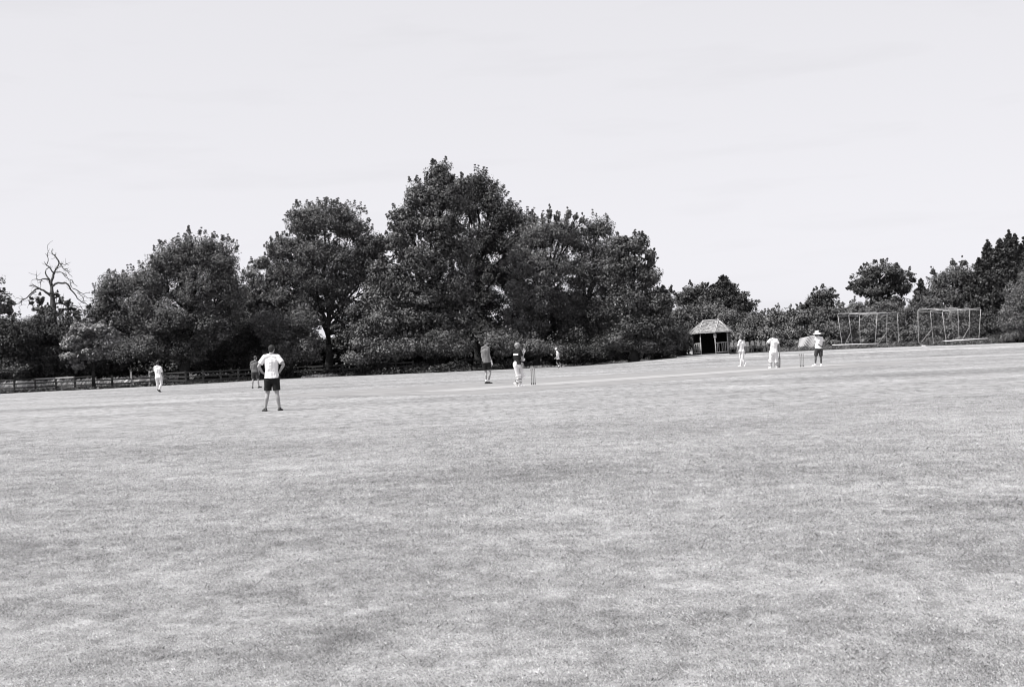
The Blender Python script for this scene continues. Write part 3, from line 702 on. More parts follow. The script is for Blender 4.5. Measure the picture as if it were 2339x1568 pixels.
# dead tree
def dead_tree():
    Y = 135; c1 = lambda x, y: (x/3.621, y/3.621+502.4)
    base = ground_under(128, Y); root = empty('dead_tree', base)
    tag(root, 'bare dead tree with twisting branches standing against the sky', 'dead tree')
    def W(pts, dep=0.0, drift=0.0):
        return [at(*c1(*p), Y+dep+drift*i)-base for i, p in enumerate(pts)]
    tr = MB(); p = W([(440, 740), (436, 690), (435, 640), (428, 590), (427, 545)])
    tr.tube([Vector((0.15, 0, -0.2)), Vector((0.1, 0, p[0].z*0.5))]+p, [0.42, 0.35, 0.29, 0.26, 0.23, 0.20, 0.18], 10)
    tr.build('trunk', M['deadwood'], root, smooth=True)
    BR = [([(427,548),(440,470),(446,440),(462,408),(490,355),(472,320),(455,295),(437,283),(428,262),(436,238)], .17),
          ([(448,445),(428,420),(405,385),(385,375),(398,340),(392,300),(398,262),(392,210)], .09),
          ([(425,545),(412,510),(392,470),(375,435),(380,410),(403,388)], .15),
          ([(402,492),(370,486),(340,493),(305,490),(273,492)], .11),
          ([(345,492),(335,520),(333,560)], .05),
          ([(305,491),(300,470),(303,452)], .04),
          ([(420,625),(395,605),(370,588),(340,575),(322,563),(300,552),(272,538),(240,542)], .17),
          ([(322,568),(290,575),(262,600),(235,628),(205,652),(180,665),(160,690),(138,692),(118,712)], .10),
          ([(300,590),(270,606),(245,640),(247,680),(232,705),(230,727)], .06),
          ([(180,668),(178,700),(155,718)], .04),
          ([(205,650),(170,655),(150,640)], .04),
          ([(430,548),(455,528),(480,518),(512,522),(545,520),(575,552),(600,590),(622,615),(640,650),(680,680),(710,690),(738,712)], .14),
          ([(575,552),(585,520),(602,515)], .05),
          ([(600,565),(630,575),(660,600),(690,612),(720,600),(745,602)], .06),
          ([(640,600),(690,640),(695,690)], .05), ([(690,620),(720,640),(760,640)], .04),
          ([(446,645),(470,635),(495,636),(520,655),(540,685),(565,705),(600,708),(630,712),(655,735),(675,760),(705,782)], .13),
          ([(640,712),(670,715),(690,745),(715,745)], .05),
          ([(445,722),(465,690),(490,684),(520,690),(548,710),(580,742),(600,765),(630,785),(665,812)], .13),
          ([(490,355),(515,385),(530,408),(560,425),(575,450),(598,470)], .08),
          ([(490,353),(515,362),(540,374),(552,358)], .06),
          ([(462,415),(475,400),(495,385),(505,372)], .05),
          ([(455,432),(490,430),(520,436),(545,450),(560,482),(588,520)], .07),
          ([(560,482),(540,470),(548,440)], .04), ([(472,320),(450,300),(465,272)], .03), ([(530,405),(555,400),(565,420)], .03),
          ([(560,482),(600,500),(612,530),(640,548)], .04), ([(385,378),(375,355)], .03), ([(240,543),(262,545),(290,560)], .03)]
    for i, (pts, r) in enumerate(BR):
        b = MB(); dep = 0.0; P = W(pts, 0, random.uniform(-.25, .25)); fine = []
        for a, c in zip(P[:-1], P[1:]):
            fine.append(a); mdp = (a+c)/2+Vector((random.uniform(-1, 1), random.uniform(-1, 1), random.uniform(-1, 1)))*(c-a).length*0.10; fine.append(mdp)
        fine.append(P[-1])
        b.tube(fine, list(np.linspace(r*0.8, max(r*0.2, 0.018), len(fine))), 6)
        for k in range(2+len(pts)//2):
            s = fine[random.randrange(1, len(fine))]; dlt = Vector((random.uniform(-1, 1), random.uniform(-.5, .5), random.uniform(-.6, 1)))*random.uniform(.3, .75)
            b.tube([s, s+dlt*0.5+Vector((0, 0, random.uniform(-.08, .08))), s+dlt], [0.025, 0.018, 0.01], 4)
        b.build('branch', M['deadwood'], root, smooth=True)
dead_tree()
tree('sapling', 'thin leafy sapling tangled in front of the dead tree', 110, 128,
     [(92, 685, 16, 14), (100, 705, 26, 12), (130, 672, 12, 7), (148, 690, 16, 12), (72, 690, 10, 9), (160, 705, 16, 10), (115, 712, 30, 12), (170, 715, 20, 10)],
     'mid', 0.09, dens=0.5, inner=0.1, spray=0.6, K=26, lsize=(0.18, 0.32), rc=(0.3, 0.6))

# ---------------------------------------------------------------- rail fence
def fence():
    c8 = crop(0, 1150, 4.177)
    posts = [(-90, 412, 265), (195, 402, 262), (473, 388, 222), (747, 374, 215), (1000, 366, 205), (1245, 356, 205), (1495, 344, 192), (1750, 332, 168), (1995, 302, 165), (2240, 298, 182)]
    P = []
    for (x, yb, yt) in posts:
        g = on_ground(*c8(x, yb)); g.y = min(g.y, 112)+0.6; P.append((ground_under(c8(x, yb)[0], g.y), (yb-yt)/4.177/1.3933*g.y/F))
    last = P[-1][0]
    for k in range(1, 15):
        px = c8(2240, 0)[0]+k*40; Yv = float(edge_y(ground_under(px, 115).x))+1.6
        P.append((ground_under(px, Yv), 1.05))
    base = P[0][0].copy(); root = empty('rail_fence', base)
    tag(root, 'weathered three-rail wooden fence along the left edge of the field', 'fence')
    P = sorted(P, key=lambda t: t[0].x)
    for i, (g, h) in enumerate(P):
        h = max(h, 0.95) if i not in (7, 8) else 1.18
        b = MB(); q = g-base; hw = 0.075 if i in (4, 6) else 0.062
        b.box(q+Vector((0, 0, h/2-0.1)), (hw*2, hw*2, h+0.2)); b.box(q+Vector((0, 0, h+0.012)), (hw*2.15, hw*2.15, 0.03))
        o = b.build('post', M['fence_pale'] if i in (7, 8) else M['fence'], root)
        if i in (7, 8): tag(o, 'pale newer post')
    for i in range(len(P)-1):
        a, ha = P[i]; c, hc = P[i+1]
        for k, f in enumerate((0.95, 0.62, 0.30)):
            if k == 0 and i in (5, 6, 7): continue
            b = MB(); z1 = 1.0*f; z2 = 1.0*f
            pa = a-base+Vector((0, -0.08, z1+random.uniform(-.02, .02))); pb = c-base+Vector((0, -0.08, z2+random.uniform(-.02, .02)))
            pm = (pa+pb)/2+Vector((0, 0, random.uniform(-.02, .01)))
            b.beam(pa, pb, 0.04, 0.10)
            pale = (k == 0 and i in (2, 3))  # two top rails take the paler fence colour
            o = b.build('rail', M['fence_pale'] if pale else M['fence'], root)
            if pale: tag(o, 'pale top rail')
fence()
tall_grass('long_grass', 'pale long grass seen through the rails of the fence', [(-70, 112.5), (110, 110.8), (300, 112), (350, 114), (420, 117)], 9000, (0.45, 0.95), pale_grass, (1.2, 3.6), 0.016)
tall_grass('long_grass', 'pale tufts of long grass at the foot of the ash and tall tree', [(690, 116), (780, 118), (860, 120), (905, 121.5)], 2600, (0.15, 0.4), pale_grass, (-0.6, 1.0), 0.016)
tall_grass('long_grass', 'shade-coloured long grass behind the fence under the round tree', [(400, 118), (600, 121), (730, 123)], 3500, (0.3, 0.8), shade_grass, (0.5, 2.5), 0.02)
tall_grass('long_grass', 'straggling grass at the foot of the hedge behind the nets', [(1760, 117.5), (1900, 118), (2100, 119), (2339, 117)], 5200, (0.2, 0.6), mat('hedge_grass', 0.13, 0.85, 0.3, 1.0, 0.2, attr='v'), (-0.2, 2.0), 0.014)

tall_grass('long_grass', 'thin pale grass in front of the dark bushes of the tall row', [(905, 121.5), (1150, 119), (1400, 122), (1540, 124)], 2600, (0.10, 0.35), pale_grass, (-0.8, 0.5), 0.010)

# ---------------------------------------------------------------- the hut
def hut():
    Y = 128.0; ch = crop(2180, 1000, 10.453)
    c0 = ground_under(ch(905, 1340)[0], Y+1.6); base = c0.copy()
    root = empty('garden_hut', base); tag(root, 'octagonal log hut with shingled hipped roof and open dark front', 'hut')
    L = 1.42; Ra = L/(2*math.sin(math.pi/8)); dl = R(3)
    def corner(k, r=Ra, z=0.0):
        a = R(-90-67.5-22.5)+R(45)*k+dl
        return Vector((r*math.cos(a), r*math.sin(a)*0.95, z))
    # corners 0..4 face the field: edges 0-1 rail, 1-2 open door, 2-3 rail, 3-4 log wall
    H = 2.10
    fl = MB(); fl.add([corner(k, Ra*0.98, -0.2) for k in range(8)]+[corner(k, Ra*0.98, 0.09) for k in range(8)],
        [tuple(range(8))[::-1], tuple(range(8, 16))]+[(k, (k+1) % 8, 8+(k+1) % 8, 8+k) for k in range(8)]); fl.build('floor', M['inside'], root)
    for k in range(8):
        p = corner(k); b = MB(); pt = p+Vector((random.uniform(-.02, .02), 0, 0))
        b.tube([p+Vector((0, 0, -0.1)), p+Vector((0.01, 0, 0.7)), p+Vector((-0.015, 0, 1.4)), pt+Vector((0, 0, H))], [0.056, 0.052, 0.05, 0.048], 10)
        b.build('post', M['post'] if k in (1, 2, 3) else M['log'], root, smooth=True)
    for k in (0, 2):
        a = corner(k); c = corner(k+1); d = (c-a).normalized(); rl = MB()
        rl.tube([a+d*0.05+Vector((0, 0, 1.05)), (a+c)/2+Vector((0, 0, 1.07)), c-d*0.05+Vector((0, 0, 1.08))], 0.042, 8)
        rm_ = MB(); rm_.tube([a+d*0.05+Vector((0, 0, 0.16)), c-d*0.05+Vector((0, 0, 0.17))], 0.042, 8); rm_.build('rail', M['post'], root, smooth=True)
        rl.build('rail', M['post'], root, smooth=True)
        Ls = (c-a).length
        for t in (0.14, 0.28, 0.52, 0.66, 0.80, 0.93):
            bl_ = MB(); p = a.lerp(c, t)
            bl_.tube([p+Vector((0, 0, 0.16)), p+Vector((random.uniform(-.02, .02), 0, 1.05))], 0.027, 7); bl_.build('baluster', M['post'], root, smooth=True)
    for k in (3, 4, 5, 6, 7):
        a = corner(k, Ra*0.99); c = corner((k+1) % 8, Ra*0.99); b = MB()
        if k == 7: hgt = H
        for i in range(13):
            z = 0.12+i*0.16
            if z > H-0.03: break
            b.tube([a+Vector((0, 0, z)), (a+c)/2+Vector((random.uniform(-.01, .01), 0, z)), c+Vector((0, 0, z))], [0.085, 0.08, 0.08], 8)
        b.build('log_wall', M['log'], root, smooth=True)
        bi = MB(); a2 = corner(k, Ra*0.93); c2 = corner((k+1) % 8, Ra*0.93); bi.beam(a2+Vector((0, 0, H/2)), c2+Vector((0, 0, H/2)), 0.04, H-0.1); bi.build('shade_lining', M['inside'], root)  # near-black lining inside the logs, interior shade put into its colour
    # roof
    Re = Ra*1.15; ze = H+0.0; zr = 3.18
    r1 = Vector((-0.72, 0.05, zr)); r2 = Vector((0.78, 0.05, zr+0.03))
    E = [corner(k, Re, ze) for k in range(8)]
    apex = {0: (r1, r1), 1: (r1, r2), 2: (r2, r2), 3: (r2, r2), 4: (r2, r2), 5: (r2, r1), 6: (r1, r1), 7: (r1, r1)}
    rf = MB(); sh = MB()
    for k in range(8):
        a, c = E[k], E[(k+1) % 8]; p, q_ = apex[k]
        if (p-q_).length < 1e-4: rf.add([a, c, p, a-Vector((0, 0, .06)), c-Vector((0, 0, .06)), p-Vector((0, 0, .06))], [(0, 1, 2), (5, 4, 3), (0, 3, 4, 1)])
        else: rf.add([a, c, q_, p, a-Vector((0, 0, .06)), c-Vector((0, 0, .06)), q_-Vector((0, 0, .06)), p-Vector((0, 0, .06))], [(0, 1, 2, 3), (7, 6, 5, 4), (0, 4, 5, 1)])
        # shingle courses
        nrm = (c-a).cross(p-a).normalized()
        if nrm.z < 0: nrm = -nrm
        rows = 11
        for i in range(rows):
            t0 = i/rows; t1 = (i+1.35)/rows
            l0 = a.lerp(p, t0); r0 = c.lerp(q_, t0); l1 = a.lerp(p, min(t1, 1)); r1_ = c.lerp(q_, min(t1, 1))
            W = (r0-l0).length; x = 0.0
            if W < 0.05: continue
            while x < W:
                w = random.uniform(0.13, 0.26); u0 = x/W; u1 = min((x+w-0.012)/W, 1.0)
                lift = random.uniform(0.022, 0.05); o = nrm*lift; dn = (l0-l1).normalized()*random.uniform(-.02, .03)
                A1 = l0.lerp(r0, u0)+o+dn; A2 = l0.lerp(r0, u1)+o+dn; B1 = l1.lerp(r1_, u0)+nrm*0.012; B2 = l1.lerp(r1_, u1)+nrm*0.012
                t = nrm*-0.018
                sh.add([A1, A2, B2, B1, A1+t, A2+t, B2+t, B1+t], [(0, 1, 2, 3), (0, 4, 5, 1), (7, 6, 5, 4), (1, 5, 6, 2), (0, 3, 7, 4)], random.choice([0.55, 0.75, 0.9, 1.0, 1.15, 1.3]))
                x += w
    ro = rf.build('roof', M['log'], root)
    sh.build('shingles', M['shingle'], ro, attr=True)
    rg = MB()
    for k in range(8):
        p = apex[k][0]; rg.tube([E[k]+Vector((0, 0, .05)), E[k].lerp(p, .5)+Vector((0, 0, .065)), p+Vector((0, 0, .06))], 0.034, 7)
    rg.tube([r1+Vector((-.05, 0, .06)), r2+Vector((.05, 0, .06))], 0.075, 8); rg.box(r2+Vector((-.03, 0, .14)), (.12, .1, .12))
    rg.build('ridge_cap', M['post'], ro, smooth=True)
    ev = MB()
    for k in range(8): ev.beam(E[k]-Vector((0, 0, 0.03)), E[(k+1) % 8]-Vector((0, 0, 0.03)), 0.05, 0.075)
    ev.build('fascia', M['post'], ro)
    nb = MB(); p = corner(2); nb.box(p+Vector((-.02, -.11, 1.72)), (.25, .02, .34)); n_o = nb.build('notice', M['paper'], root)
    fr = MB(); fr.box(p+Vector((-.02, -.126, 1.76)), (.15, .006, .16)); fr.build('picture', mat('notice_print', 0.22, 0.8, 0.4, 30), n_o)
    bu = MB()
    for (x, z, k) in ((.18, H-.14, 0), (.55, H-.12, 0), (.4, H-.07, 1), (.4, H-.05, 2), (.75, H-.05, 2)):
        q2 = E[k].lerp(E[k+1], x)*0.97; q2.z = z; bu.ellipsoid(q2, (Vector((1,0,0)), Vector((0,1,0)), Vector((0,0,1))), (.03, .03, .045), 8, 6)
    bu.build('string_lights', M['white_paint'], root, smooth=True)
hut()

# ---------------------------------------------------------------- stacked chairs
def make_chair():
    r = empty('stacking_chair', (0, 0, 0)); tag(r, 'x', 'chair')
    b = MB(); b.add([Vector((x*w, 0.20+(z-.6)*.12+y, z)) for z, w in ((.60, .14), (.86, .10)) for y in (-.012, .012) for x in (-1, 1)], [(0,1,5,4),(2,6,7,3),(0,4,6,2),(1,3,7,5),(4,5,7,6),(0,2,3,1)]); b.build('backrest', M['chair_back'], r)
    b = MB()
    for i in range(4): b.box((0, -0.18+i*0.115, 0.40), (0.42, 0.095, 0.018))
    b.build('seat', M['chair_frame'], r)
    for sx_ in (-1, 1):
        b = MB(); b.beam((sx_*.21, -.22, .56), (sx_*.21, .22, .56), .045, .02); b.beam((sx_*.21, -.22, .40), (sx_*.21, -.22, .56), .03); b.build('armrest', M['chair_frame'], r)
        for sy_ in (-1, 1):
            b = MB(); b.beam((sx_*.18, sy_*.19, .40), (sx_*.205, sy_*.22, 0), .045); b.build('leg', M['chair_leg'], r)
    return r
def copy_tree(o, parent=None):
    c = o.copy(); col.objects.link(c)
    if parent is not None: c.parent = parent
    for ch in list(o.children): copy_tree(ch, c)
    return c
chair0 = make_chair(); first = True
stacks = [(2331.5, 'half hidden behind the hut wall'), (2345, 'behind the bowler on his left'), (2364, 'just right of the bowler'), (2381, 'second right of the bowler'), (2398.5, 'the highest stack'), (2416, 'left of the batter holding the bat'), (2433, 'behind the elbow of the batter holding the bat')]
pos = ['bottom', 'second from bottom', 'middle', 'second from top', 'top']
for (sx_, lab) in stacks:
    g = ground_under(sx_/1.3933, 126.0); hi = 0.12 if 'highest' in lab else random.uniform(-.02, .02)
    rz = random.uniform(-.12, .12)
    for k in range(5):
        c = chair0 if first else copy_tree(chair0); first = False
        c.location = g+Vector((random.uniform(-.015, .015), k*0.012, k*(0.045+hi*0.15))); c.rotation_euler = (0, 0, rz+random.uniform(-.03, .03))
        c['label'] = '%s chair of the stack %s' % (pos[k], lab); c['group'] = 'stacked chairs beside the hut'

# ---------------------------------------------------------------- tarpaulin
def tarp():
    Y = 119.0; g = ground_under(1846, Y); nu, nv = 60, 30
    TL, TM, TR = (1512, 400), (1700, 350), (1862, 322); BLp, BR = (1478, 672), (1885, 655)
    vs = []
    for j in range(nv+1):
        v = j/nv
        for i in range(nu+1):
            u = i/nu
            tx = np.interp(u, [0, .5, .88, 1], [1512, 1690, 1852, 1872]); ty = np.interp(u, [0, .5, .88, 1], [402, 360, 325, 345])
            bx = 1478+(1890-1478)*u; by = 672-(17)*u
            x = tx*(1-v)+bx*v; y = ty*(1-v)+by*v
            ang = max(0, u-0.30+0.32*(v-0.5))
            fold = 0.10*min(1, ang*5)*math.sin((u*1.0-0.55*(1-v)**1.0*0 + (v*-0.55))*46)*min(1, 0.25+v)
            fold += 0.03*math.sin(u*9+v*3)
            dep = -0.28*v*0.8+fold
            p = at(*c5(x, y), Y+dep); vs.append(p)
    nf = len(vs); th = 0.01
    fs = []
    for j in range(nv):
        for i in range(nu):
            a = j*(nu+1)+i; fs.append((a, a+1, a+nu+2, a+nu+1))
    # back side falls away behind
    top = [vs[i] for i in range(nu+1)]
    back0 = len(vs)
    for j in range(1, 13):
        v = j/12
        for i in range(nu+1):
            p = top[i]; z0 = float(gz(p.x, Y+1)); z = p.z*(1-v)+z0*v
            vs.append(Vector((p.x+0.04*math.sin(i*.8)*v, p.y+0.55*min(1, v*3)+0.35*v+0.07*math.sin(i*.6+v), z)))
    for j in range(12):
        for i in range(nu):
            a = (back0+(j-1)*(nu+1)+i) if j else i; b2 = back0+j*(nu+1)+i
            fs.append((a+1, a, b2, b2+1))
    # close the two ends
    for e in (0, nu):
        fr = [j*(nu+1)+e for j in range(nv+1)][::-1]; bk = [e]+[back0+j*(nu+1)+e for j in range(12)]
        fs.append(tuple(fr+bk[1:]))
    me = bpy.data.meshes.new('tarpaulin'); me.from_pydata([v-g for v in vs], [], fs); me.polygons.foreach_set('use_smooth', [True]*len(me.polygons)); me.update()
    o = link_mesh('tarpaulin', me, M['sheet']); o.location = g
    tag(o, 'pale tarpaulin draped in folds over equipment behind the man in the sun hat', 'tarpaulin')
tarp()

# ---------------------------------------------------------------- net cages
c6 = crop(2630, 970, 4.2527)
def cage(label, Y, hoops, rods, braces, beams, base_px):
    base = ground_under(base_px, Y); root = empty('cricket_net_cage', base); tag(root, label, 'net cage', 'cricket practice net cages')
    def p(x, y, Yd): return at(*c6(x, y), Yd)-base
    for (lx, lt, lbx, lby, rx, rt, rbx, rby, dy) in hoops:
        b = MB(); Yd = Y+dy
        A = p(lbx, lby, Yd); B = p(lx, lt, Yd); C_ = p(rx, rt, Yd); D = p(rbx, rby, Yd)
        gA = float(gz(A.x+base.x, Yd))-base.z; A.z = min(A.z, gA-0.02) if False else A.z
        b1 = B.lerp(A, 0.045); b2 = B.lerp(C_, 0.035); c1_ = C_.lerp(B, 0.035); c2 = C_.lerp(D, 0.045)
        mid = (b2+c1_)/2+Vector((0, 0, -0.02))
        b.tube([b1, B.lerp(b1, .35).lerp(b2, .18), b2, mid, c1_, C_.lerp(c1_, .35).lerp(c2, .18), c2], 0.026, 8)
        b.build('top_bar', M['galv'], root, smooth=True)
        for (q0, q1) in ((b1, A), (c2, D)):
            l = MB(); l.tube([q0, q0.lerp(q1, .5), q1, Vector((q1.x, q1.y, min(q1.z, float(gz(q1.x+base.x, Yd))-base.z)))], 0.019, 8); l.build('upright', M['galv'], root, smooth=True)
        jn = MB(); d = (c1_-b2).normalized(); jn.tube([mid-d*0.16, mid+d*0.16], 0.038, 8); jn.build('joint_sleeve', M['galv'], root, smooth=True)
    for (x1, y1, d1, x2, y2, d2) in rods:
        b = MB(); b.tube([p(x1, y1, Y+d1), p(x2, y2, Y+d2)], 0.018, 6); b.build('side_rod', M['galv_dim'], root)
    for (x1, y1, x2, y2, dd) in braces:
        b = MB(); b.tube([p(x1, y1, Y+dd), p(x2, y2, Y+dd-0.4)], 0.024, 6); b.build('brace', M['galv_dim'], root)
    for (x1, y1, x2, y2, dd) in beams:
        b = MB(); b.tube([p(x1, y1, Y+dd), (p(x1, y1, Y+dd)+p(x2, y2, Y+dd))/2, p(x2, y2, Y+dd)], 0.038, 8); b.build('base_beam', M['white_paint'], root, smooth=True)
    # wheels at the foot
    for (x1, y1, x2, y2, dd) in beams:
        for f in (0.2, 0.85):
            q = p(x1, y1, Y+dd).lerp(p(x2, y2, Y+dd), f); gzv = float(gz(q.x+base.x, Y+dd))-base.z
            if q.z-gzv > 0.12:
                w = MB(); w.tube([Vector((q.x, q.y+.03, q.z)), Vector((q.x, q.y+.03, gzv+.12))], .02, 6); w.tube([Vector((q.x-.03, q.y+.03, gzv+.11)), Vector((q.x+.03, q.y+.03, gzv+.11))], .11, 14); w.build('wheel', M['chair_leg'], root)
    # fine netting hung inside the frame
    h0 = hoops[0]; h2 = hoops[-1]
    for (hx, ht, bx, by, dd0, kx, kt, cx_, cy_, dd1) in ((h0[0], h0[1], h0[2], h0[3], h0[8], h2[0], h2[1], h2[2], h2[3], h2[8]), (h0[4], h0[5], h0[6], h0[7], h0[8], h2[4], h2[5], h2[6], h2[7], h2[8])):
        T0 = p(hx, ht+8, Y+dd0); T1 = p(kx, kt+8, Y+dd1); B0 = p(bx, by-12, Y+dd0); B1 = p(cx_, cy_-12, Y+dd1)
        n = 34; nm = MB()
        for i in range(n+1):
            f = i/n; nm.beam(T0.lerp(T1, f), B0.lerp(B1, f), 0.004)
            nm.beam(T0.lerp(B0, f), T1.lerp(B1, f), 0.004)
        nm.build('netting', M['strap'], root)
cage('left cricket net cage of pale tubes with a long white beam at its foot', 119.0,
     [(152, 118, 212, 530, 688, 97, 658, 545, 0.0), (300, 126, 350, 525, 822, 99, 812, 570, 1.8), (447, 128, 460, 575, 962, 98, 980, 560, 3.6)],
     [(158, 156, 0, 300, 150, 1.8), (300, 150, 1.8, 450, 145, 3.6), (690, 138, 0, 828, 136, 1.8), (828, 136, 1.8, 978, 126, 3.6)],
     [(328, 372, 258, 525, 1.8), (822, 358, 680, 558, 1.8)], [(80, 541, 702, 522, -0.3)], 1955)
cage('right cricket net cage of pale tubes beside the tall cypress', 117.0,
     [(1238, 62, 1247, 508, 1778, 38, 1796, 478, 3.6), (1406, 76, 1447, 500, 1940, 44, 1930, 478, 1.8), (1568, 84, 1620, 487, 2090, 44, 2064, 462, 0.0)],
     [(1236, 86, 3.6, 1408, 98, 1.8), (1408, 98, 1.8, 1572, 106, 0), (1782, 66, 3.6, 1942, 70, 1.8), (1942, 70, 1.8, 2106, 72, 0)],
     [(1425, 330, 1250, 545, 1.8), (1930, 310, 1822, 495, 1.8)], [(1575, 490, 2180, 452, -0.2), (1290, 552, 1750, 538, -0.6)], 2160)

# ---------------------------------------------------------------- heap and marker
def heap():
    Y = 119.3; c7 = crop(1960, 1060, 9.0); g = ground_under(c7(560, 700)[0], Y)
    root = empty('sacking_heap', g); tag(root, 'heap of pale sacking and leaning canes under the end of the tree row', 'heap')
    b = MB()
    for i in range(46):
        x = random.uniform(250, 820); t = (x-250)/570; yt = random.uniform(430, 560)-60*math.sin(t*math.pi); yb = random.uniform(640, 720)
        a = at(*c7(x+random.uniform(-30, 60), yt), Y+random.uniform(0, .5))-g; q = at(*c7(x-random.uniform(20, 60), yb), Y-0.3)-g
        b.tube([a, q], random.uniform(0.010, 0.022), 5, val=1)
    b.build('canes', M['rubbish'], root)
    mb = MB(); ax = (Vector((1,0,0)), Vector((0,1,0)), Vector((0,0,1)))
    for (x, y, rx, rz) in ((370, 400, .22, .14), (470, 380, .2, .18), (530, 385, .12, .2), (600, 400, .14, .16), (705, 315, .16, .07), (780, 370, .08, .2), (600, 360, .2, .12)):
        mb.ellipsoid(at(*c7(x, y), Y+.25)-g, ax, (rx, .16, rz), 12, 8)
    mb.remesh('sacking', M['rubbish'], root, 0.03, 2, 0.05, 5)
    k = MB()
    for i in range(60):
        k.ellipsoid(at(*c7(random.uniform(300, 820), random.uniform(480, 690)), Y+.5)-g, ax, (random.uniform(.1, .25), .2, random.uniform(.08, .2)), 6, 5)
    k.build('brushwood', M['inside'], root)
    g2 = ground_under(c7(1380, 0)[0], 119.4); m = MB(); p = at(*c7(1378, 648), 119.4); m.box((0, 0, p.z-g2.z), (0.52, .1, .12)); m.box((-.18, 0, (p.z-g2.z)/2-.04), (.04, .05, max(.05, p.z-g2.z))); m.box((.18, 0, (p.z-g2.z)/2-.04), (.04, .05, max(.05, p.z-g2.z)))
    o = m.build('marker_board', M['white_paint']); o.location = g2; tag(o, 'small white board low in the weeds between the heap and the hut', 'board')
heap()

# ---------------------------------------------------------------- wickets
def wicket(W, label):
    root = empty('wicket', W); tag(root, label, 'wicket', 'the two wickets')
    for k in (-1, 0, 1):
        o = pn*(k*0.1); b = MB(); p = Vector((o.x, o.y, 0))
        hs = [-.05, .0, .12, .5, .66, .70, .711]; rs = [.022, .022, .022, .022, .022, .019, .013]
        b.tube([p+Vector((0, 0, h)) for h in hs], rs, 12); st = b.build('stump', M['stump'], root, smooth=True)
        bd = MB()
        for z0, z1 in ((.635, .66), (.03, .09)): bd.tube([p+Vector((0, 0, z0)), p+Vector((0, 0, z1))], .0235, 12)
        bd.build('band', M['stump_dark'], st)
    for k in (-1, 1):
        o = pn*(k*0.052); d = Vector((pn.x, pn.y, 0)); c = Vector((o.x, o.y, .718)); b = MB()
        b.tube([c-d*.052, c-d*.03, c-d*.015, c+d*.015, c+d*.03, c+d*.052], [.005, .006, .011, .011, .006, .005], 8); b.build('bail', M['stump'], root, smooth=True)
wicket(W1, 'nearer wicket of three pale stumps beside the helmeted batter')
wicket(W2, 'farther wicket of three pale stumps left of the man in the sun hat')

